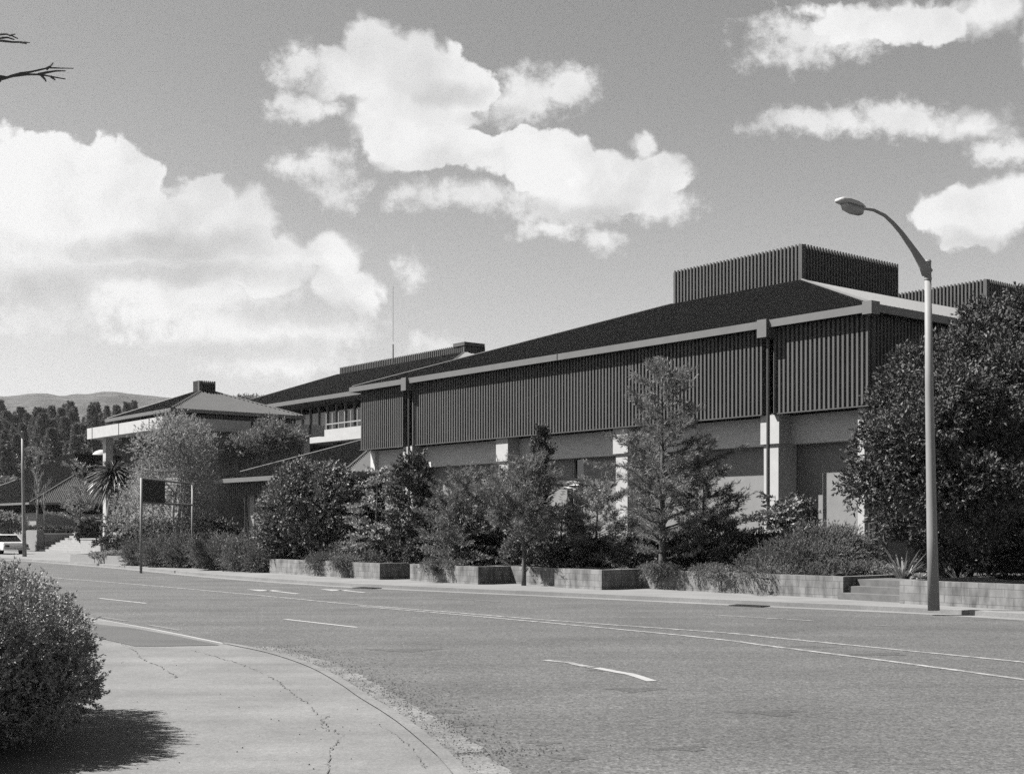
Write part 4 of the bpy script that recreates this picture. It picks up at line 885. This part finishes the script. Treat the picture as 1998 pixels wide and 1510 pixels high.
# --- hillside forest
def forest_proto(kind, seed):
    rs = random.Random(seed); e = plant('hillside_pine' if kind == 'p' else 'hillside_tree', (0, 0, 0), '', 'tree'); 
    if kind == 'p':
        H = 13.0; OO = []; DD = []
        for i in range(800):
            t = .05+.88*rs.random()**.9; a = rs.uniform(0, 6.28); r = 4.0*(1-t)**.95*rs.uniform(.35, 1.05)*(1+.25*math.sin(a*2+seed*2+t*5))+.05; OO.append((r*.6*math.cos(a), r*.6*math.sin(a), t*H)); DD.append((math.cos(a), math.sin(a), .35))
        D = nrm(np.array(DD)); O_ = np.array(OO); quadmesh('foliage', sprays(O_, D, .12+1.0*(1-O_[:, 2]/H), 6, .5, .22, .6), l_for, e)
        MB().tube([(0, 0, -1.5), (0, 0, H*.95)], [.28, .05], 5).build('trunk', m_bark, e)
    else:
        H = 8.0; el_ = [((rs.gauss(0, 1.3), rs.gauss(0, 1.3), H*rs.uniform(.4, .8)), (rs.uniform(1.2, 2), rs.uniform(1.2, 2), rs.uniform(1, 1.6))) for _ in range(8)]
        O, D = blob_sprays(el_, 800, .6, .3, .5); quadmesh('foliage', sprays(O, D, .5, 6, .42, .28, .8), l_for2, e)
        MB().tube([(0, 0, -1.5), (0, 0, H*.6)], [.22, .1], 5).build('trunk', m_bark, e)
    return e
protos = [forest_proto('p', 1), forest_proto('p', 2), forest_proto('p', 3), forest_proto('t', 4), forest_proto('t', 5)]
used = set()
def place(i, x, y, z, s, rz):
    pr = protos[i]
    if i in used:
        o = pr.copy(); COL.objects.link(o)
        for ch in pr.children: c = ch.copy(); COL.objects.link(c); c.parent = o
    else: o = pr; used.add(i)
    o.location = (x, y, z); o.scale = (s[0], s[0], s[1]); o.rotation_euler = (0, 0, rz)
    if i < 3: o['label'] = 'dark pine among the forest on the hillside behind the left pavilions'; o['group'] = 'pines on the hillside'
    else: o['label'] = 'round crowned bush tree among the forest on the hillside'; o['group'] = 'bush trees on the hillside'
cnt = 0
for k in range(900):
    Y = 155+200*rnd.random()**.75; px = rnd.uniform(-45, 345)
    x = (px-CX)/F*Y; z = hillz(x, Y); kind = rnd.random()
    if Y < 200: i = rnd.choice((3, 4, 3, 4, 0))
    else: i = rnd.choice((0, 1, 2, 0, 1, 2, 3, 4))
    if px > 270 and Y > 240 and rnd.random() < .6: continue
    sc = rnd.uniform(.68, 1.0); place(i, x, Y, z-.3, (sc*rnd.uniform(.85, 1.3), sc*rnd.uniform(.75, 1.12)*(1.0 if px < 240 else .9)), rnd.uniform(0, 6.28)); cnt += 1
    if cnt >= 285: break
for px, top in ((246,772), (262,770), (256,774), (468,765), (478,763), (489,766), (500,764), (512,768), (455,772)):
    Y = 300; x = (px-CX)/F*Y; zt = EYE+(HZ-top)/F*Y; z = hillz(x, Y); place(rnd.choice((0, 1, 2)) if px < 300 else 3, x, Y, z-.3, (.9, (zt-z)/(13.4 if px < 300 else 8)), rnd.uniform(0, 6))

# ------------------------------------------------------------------ street lamps
def lamp(loc, ang, label):
    e = empty('street_lamp', loc, 0, label, 'street lamp', 'street lamps')
    p = MB(); p.tube([(0, 0, 0), (-.035, 0, 1.5), (-.09, 0, 4.5), (-.12, 0, 6.70)], [.118, .106, .084, .067], 20); p.build('pole', m_pole, e, True)
    p = MB(); p.tube([(-.12, 0, 6.70), (-.12, 0, 6.74), (-.12, 0, 6.745), (-.125, 0, 7.06), (-.125, 0, 7.065), (-.125, 0, 7.10)], [.078, .078, .070, .068, .078, .06], 18); p.build('collar', m_pole, e)
    d = Vector((math.cos(ang), math.sin(ang), 0)); o = Vector((-.13, 0, 0)); prof_ = [(0.0, 6.84, .12), (.12, 6.98, .09), (.38, 7.25, .062), (.75, 7.58, .046), (.98, 7.74, .040), (1.2, 7.86, .035), (1.5, 7.93, .031), (1.78, 7.93, .03)]
    p = MB(); pts = [o+d*a+Vector((0, 0, z)) for a, z, r in prof_]; p.tube(pts, [r for a, z, r in prof_], 12); p.build('arm', m_pole, e, True)
    # cobra-head luminaire: tapered top shell and translucent bowl below
    c = o+d*1.75+Vector((0, 0, 7.93)); s = Vector((-d.y, d.x, 0)); tilt = .10
    def loft(secs, name, m):
        q = MB(); n = 14
        for (a, w, zt, zb) in secs:
            for j in range(n):
                t = 2*math.pi*j/n; cx_, sz = math.cos(t), math.sin(t); cx_ = math.copysign(abs(cx_)**.42, cx_); sz = math.copysign(abs(sz)**.5, sz)
                zz = (zt if sz > 0 else -zb)*abs(sz); q.v.append(tuple(c+d*a+s*w*cx_+Vector((0, 0, zz+a*tilt))))
        for i in range(len(secs)-1):
            for j in range(n): q.f.append((i*n+j, i*n+(j+1) % n, (i+1)*n+(j+1) % n, (i+1)*n+j))
        q.f.append(tuple(range(n))[::-1]); q.f.append(tuple((len(secs)-1)*n+j for j in range(n))); return q.build(name, m, e, True)
    h = loft([(0, .04, .04, .04), (.08, .08, .06, .02), (.25, .13, .08, .02), (.5, .15, .08, .02), (.64, .13, .065, .02), (.70, .09, .04, .015)], 'lantern', m_lan)
    bw_ = loft([(.08, .06, -.01, .06), (.11, .10, -.015, .16), (.32, .125, -.015, .17), (.5, .115, -.015, .14), (.55, .09, -.015, .06)], 'lamp_bowl', m_bowl)
    return e
m_lan = mat('lantern_shell', .45, .5); m_bowl = mat('lamp_bowl_plastic', .33, .35, .1, 20)
lb = G(1822, 1190.5, .1)
lamp(lb, math.atan2(-.5, -.87), 'tall tapered grey street lamp standing at the kerb on the right, before the dark tree')
lb2 = base(48, 72.5, .1)
lamp(lb2, math.atan2(-.35, -.94), 'distant street lamp on the left footway near the white car and steps')
# ------------------------------------------------------------------ sign frame
g0 = G(275, 1113, .1); gx = P(375, 937, 55.0); e = empty('sign_frame', g0, 0, 'tall open tubular sign frame holding one small dark square board at its left', 'sign')
v = Vector((gx.x-g0.x, gx.y-g0.y, 0)); zt = 1.8+95/F*g0.y-.1
for q in (Vector((0, 0, 0)), v): MB().tube([q+Vector((0, 0, -.1)), q+Vector((.02, 0, zt))], [.05, .05], 10).build('post', m_pole, e, True)
zb = zt-.95; dn = v.normalized()
for z in (zt-.04, zb): p = MB(); p.tube([Vector((0, 0, z)), v+Vector((0, 0, z))], [.04, .04], 8); p.build('rail', m_pole2, e)
p = MB(); sd = Vector((-dn.y, dn.x, 0))*.03; a, c = dn*.06, dn*(v.length*.43)
for s_ in (1, -1): p.poly([a+sd*s_+Vector((0, 0, zb+.03)), c+sd*s_+Vector((0, 0, zb+.03)), c+sd*s_+Vector((0, 0, zt-.08)), a+sd*s_+Vector((0, 0, zt-.08))][::s_])
n4 = [(0, 1, 5, 4), (1, 2, 6, 5), (2, 3, 7, 6), (3, 0, 4, 7)]; p.v[4:] = [p.v[7], p.v[6], p.v[5], p.v[4]]; p.f[1] = (7, 6, 5, 4); p.f += n4
p.build('sign_board', m_sign, e)
# ------------------------------------------------------------------ parked car
def car(loc, ang, label):
    e = empty('parked_car', loc, ang, label, 'car')
    prof_ = [(-2.15, .35), (-2.18, .62), (-2.05, .80), (-1.25, .88), (-1.15, .90), (1.0, .86), (1.3, .84), (2.1, .74), (2.15, .5), (2.1, .3)]
    bm = bmesh.new(); rings = []
    for y_, ins in ((-.82, .03), (-.80, 0), (.80, 0), (.82, .03)):
        rings.append([bm.verts.new((x*(1-ins*.4), y_, z-(ins if z > .6 else 0))) for x, z in prof_])
    for a, c in zip(rings, rings[1:]):
        for i in range(len(prof_)): j = (i+1) % len(prof_); bm.faces.new((a[i], a[j], c[j], c[i]))
    bm.faces.new(rings[0][::-1]); bm.faces.new(rings[-1])
    bmesh.ops.recalc_face_normals(bm, faces=bm.faces); bmesh.ops.bevel(bm, geom=[x for x in bm.edges], offset=.03, segments=2, affect='EDGES')
    me = bpy.data.meshes.new('body'); bm.to_mesh(me); bm.free(); me.materials.append(m_paint); o = bpy.data.objects.new('body', me); COL.objects.link(o); o.parent = e
    def trap(x0, x1, X0, X1, w0, w1, z0, z1, name, m, par):
        p = MB(); p.v = [(x0, -w0, z0), (x1, -w0, z0), (x1, w0, z0), (x0, w0, z0), (X0, -w1, z1), (X1, -w1, z1), (X1, w1, z1), (X0, w1, z1)]; p.f = [(0, 3, 2, 1), (4, 5, 6, 7), (0, 1, 5, 4), (1, 2, 6, 5), (2, 3, 7, 6), (3, 0, 4, 7)]; return p.build(name, m, par)
    trap(-1.45, 1.05, -1.0, .5, .74, .6, .86, 1.26, 'windows', m_glass, e)
    trap(-1.06, .56, -.96, .46, .63, .58, 1.262, 1.32, 'roof', m_paint, e)
    for sx in (-1, 1):
        for x0, x1 in ((-1.48, -1.02), (-.1, -.1), (1.08, .52)): p = MB(); p.tube([(x0, sx*.75, .87), (x1, sx*.61, 1.27)], .03, 5); p.build('pillar', m_paint, e)
        for x in (-1.35, 1.35):
            p = MB(); p.tube([(x, sx*.70, .31), (x, sx*.845, .31)], .31, 20); w = p.build('wheel', m_tyre, e, False); p = MB(); p.tube([(x, sx*.84, .31), (x, sx*.86, .31)], .18, 16); p.build('rim', m_chrome, w)
        p = MB(); p.box(-2.22, -2.17, sx*.6-.12, sx*.6+.12, .55, .68); p.build('tail_lamp', m_sign, e)
        p = MB(); p.box(2.14, 2.18, sx*.6-.11, sx*.6+.11, .52, .66); p.build('headlight', m_chrome, e)
    for x in (-2.24, 2.2): p = MB(); p.box(x-.05, x+.05, -.82, .82, .36, .46); p.build('bumper', m_chrome, e)
c = P(8, 1040, 80); car((c.x-.3, c.y, 0), math.atan2(.66, -.75), 'white saloon car parked on the road at the far left edge')

# --- dark undergrowth filling the beds between the trees
for i, (x, y, rx, ry, Y, lab) in enumerate([(770,1078,44,26,46.5,'dark low bush between the silver fir and the dark pointed conifer'), (845,1082,40,24,43.6,'low bush in the planter left of the low tiered conifer'), (945,1075,40,28,42.5,'dark low bush left of the thin leaning pine trunk'),
    (1040,1078,44,30,41,'dark low bush right of the thin leaning pine trunk'), (1120,1085,44,24,40,'low dark bush under the small palm'), (1180,1092,44,22,39,'low dark bush under the low feathery pine'), (1250,1090,36,30,38.4,'dark low bush directly behind the tallest pine trunk'),
    (1330,1092,30,26,38,'dark low bush right of the tallest pine trunk'), (1455,1090,40,30,36.4,'dark bush at the left foot of the low silvery fir'), (690,1085,40,22,48,'low dark bush at the right foot of the round broad leaved bush'), (860,1040,50,40,44.8,'upright dark bush filling the gap before the wide conifer')]):
    Y -= 1.5; b = base(x, Y, .5); shrub('dark_bush', b, E(b, [(x, y-3, rx*1.1, ry*1.15), (x-rx*.6, y+2, rx*.6, ry*.9, -.2), (x+rx*.6, y+3, rx*.6, ry*.8, -.2), (x+rx*.2, y-ry*.6, rx*.45, ry*.7)], Y), lab, 'shrub', l_dark if i % 3 else l_jun, 2000, 12, .25, .10, .038, group='low bushes in the planter beds')

m_iron = mat('cast_iron', .03, .7)
for (x, y, lab) in ((1462, 1182.5, 'dark kerb drain grate in the gutter below the big juniper'), (716, 1147.5, 'dark kerb drain grate in the gutter near the round bush')):
    g_ = G(x, y, .0); t_ = (G(x+30, y+1.4)-G(x-30, y-1.4)).normalized(); e = empty('drain_grate', (g_.x, g_.y, .005), math.atan2(t_.y, t_.x), lab, 'drain')
    p = MB(); p.box(-.42, .42, -.2, -.17, 0, .02); p.box(-.42, .42, .17, .2, 0, .02); [p.box(-.42+k*.09, -.39+k*.09, -.17, .17, 0, .018) for k in range(10)]; p.box(-.42, .42, -.17, .17, -.001, .002); p.build('grate', m_iron, e)

m_stain = surfmat('oil_darkened_seal', .088, .5, 30, .1, .6)
for (x, y, rx, ry) in ((908,1413,34,5), (870,1388,26,4), (1058,1450,30,4), (1112,1480,32,4), (735,1347,40,5), (700,1326,26,3), (1165,1306,16,3.5), (1240,1345,50,4), (790,1268,60,3), (1500,1390,60,5), (1330,1460,50,5), (1720,1276,50,2.5), (1560,1262,60,2)):
    pts = []; ph = rnd.uniform(0, 6)
    for k in range(22):
        a = 2*math.pi*k/22; q = 1+.35*math.sin(3*a+ph)+.2*rnd.uniform(-1, 1); pts.append(G(x+rx*q*math.cos(a), y+ry*q*math.sin(a)))
    ngon(pts, .0025, 'oil_stain', m_stain, None, road)
# ------------------------------------------------------------------ haze
HAZE = 0.00008
if HAZE:
    p = MB(); p.box(-2200, 2200, -120, 1900, -1.2, 260); hz = p.build('haze', m_roof); hz['kind'] = 'stuff'; hz['label'] = 'thin even haze in the air over the valley'
    hm = bpy.data.materials.new('haze'); hm.use_nodes = True; hn = hm.node_tree.nodes; hn.clear(); v = hn.new('ShaderNodeVolumePrincipled'); o = hn.new('ShaderNodeOutputMaterial')
    v.inputs['Color'].default_value = (.9, .9, .9, 1); v.inputs['Density'].default_value = HAZE; v.inputs['Anisotropy'].default_value = .2; hm.node_tree.links.new(v.outputs[0], o.inputs['Volume']); hz.data.materials.clear(); hz.data.materials.append(hm)
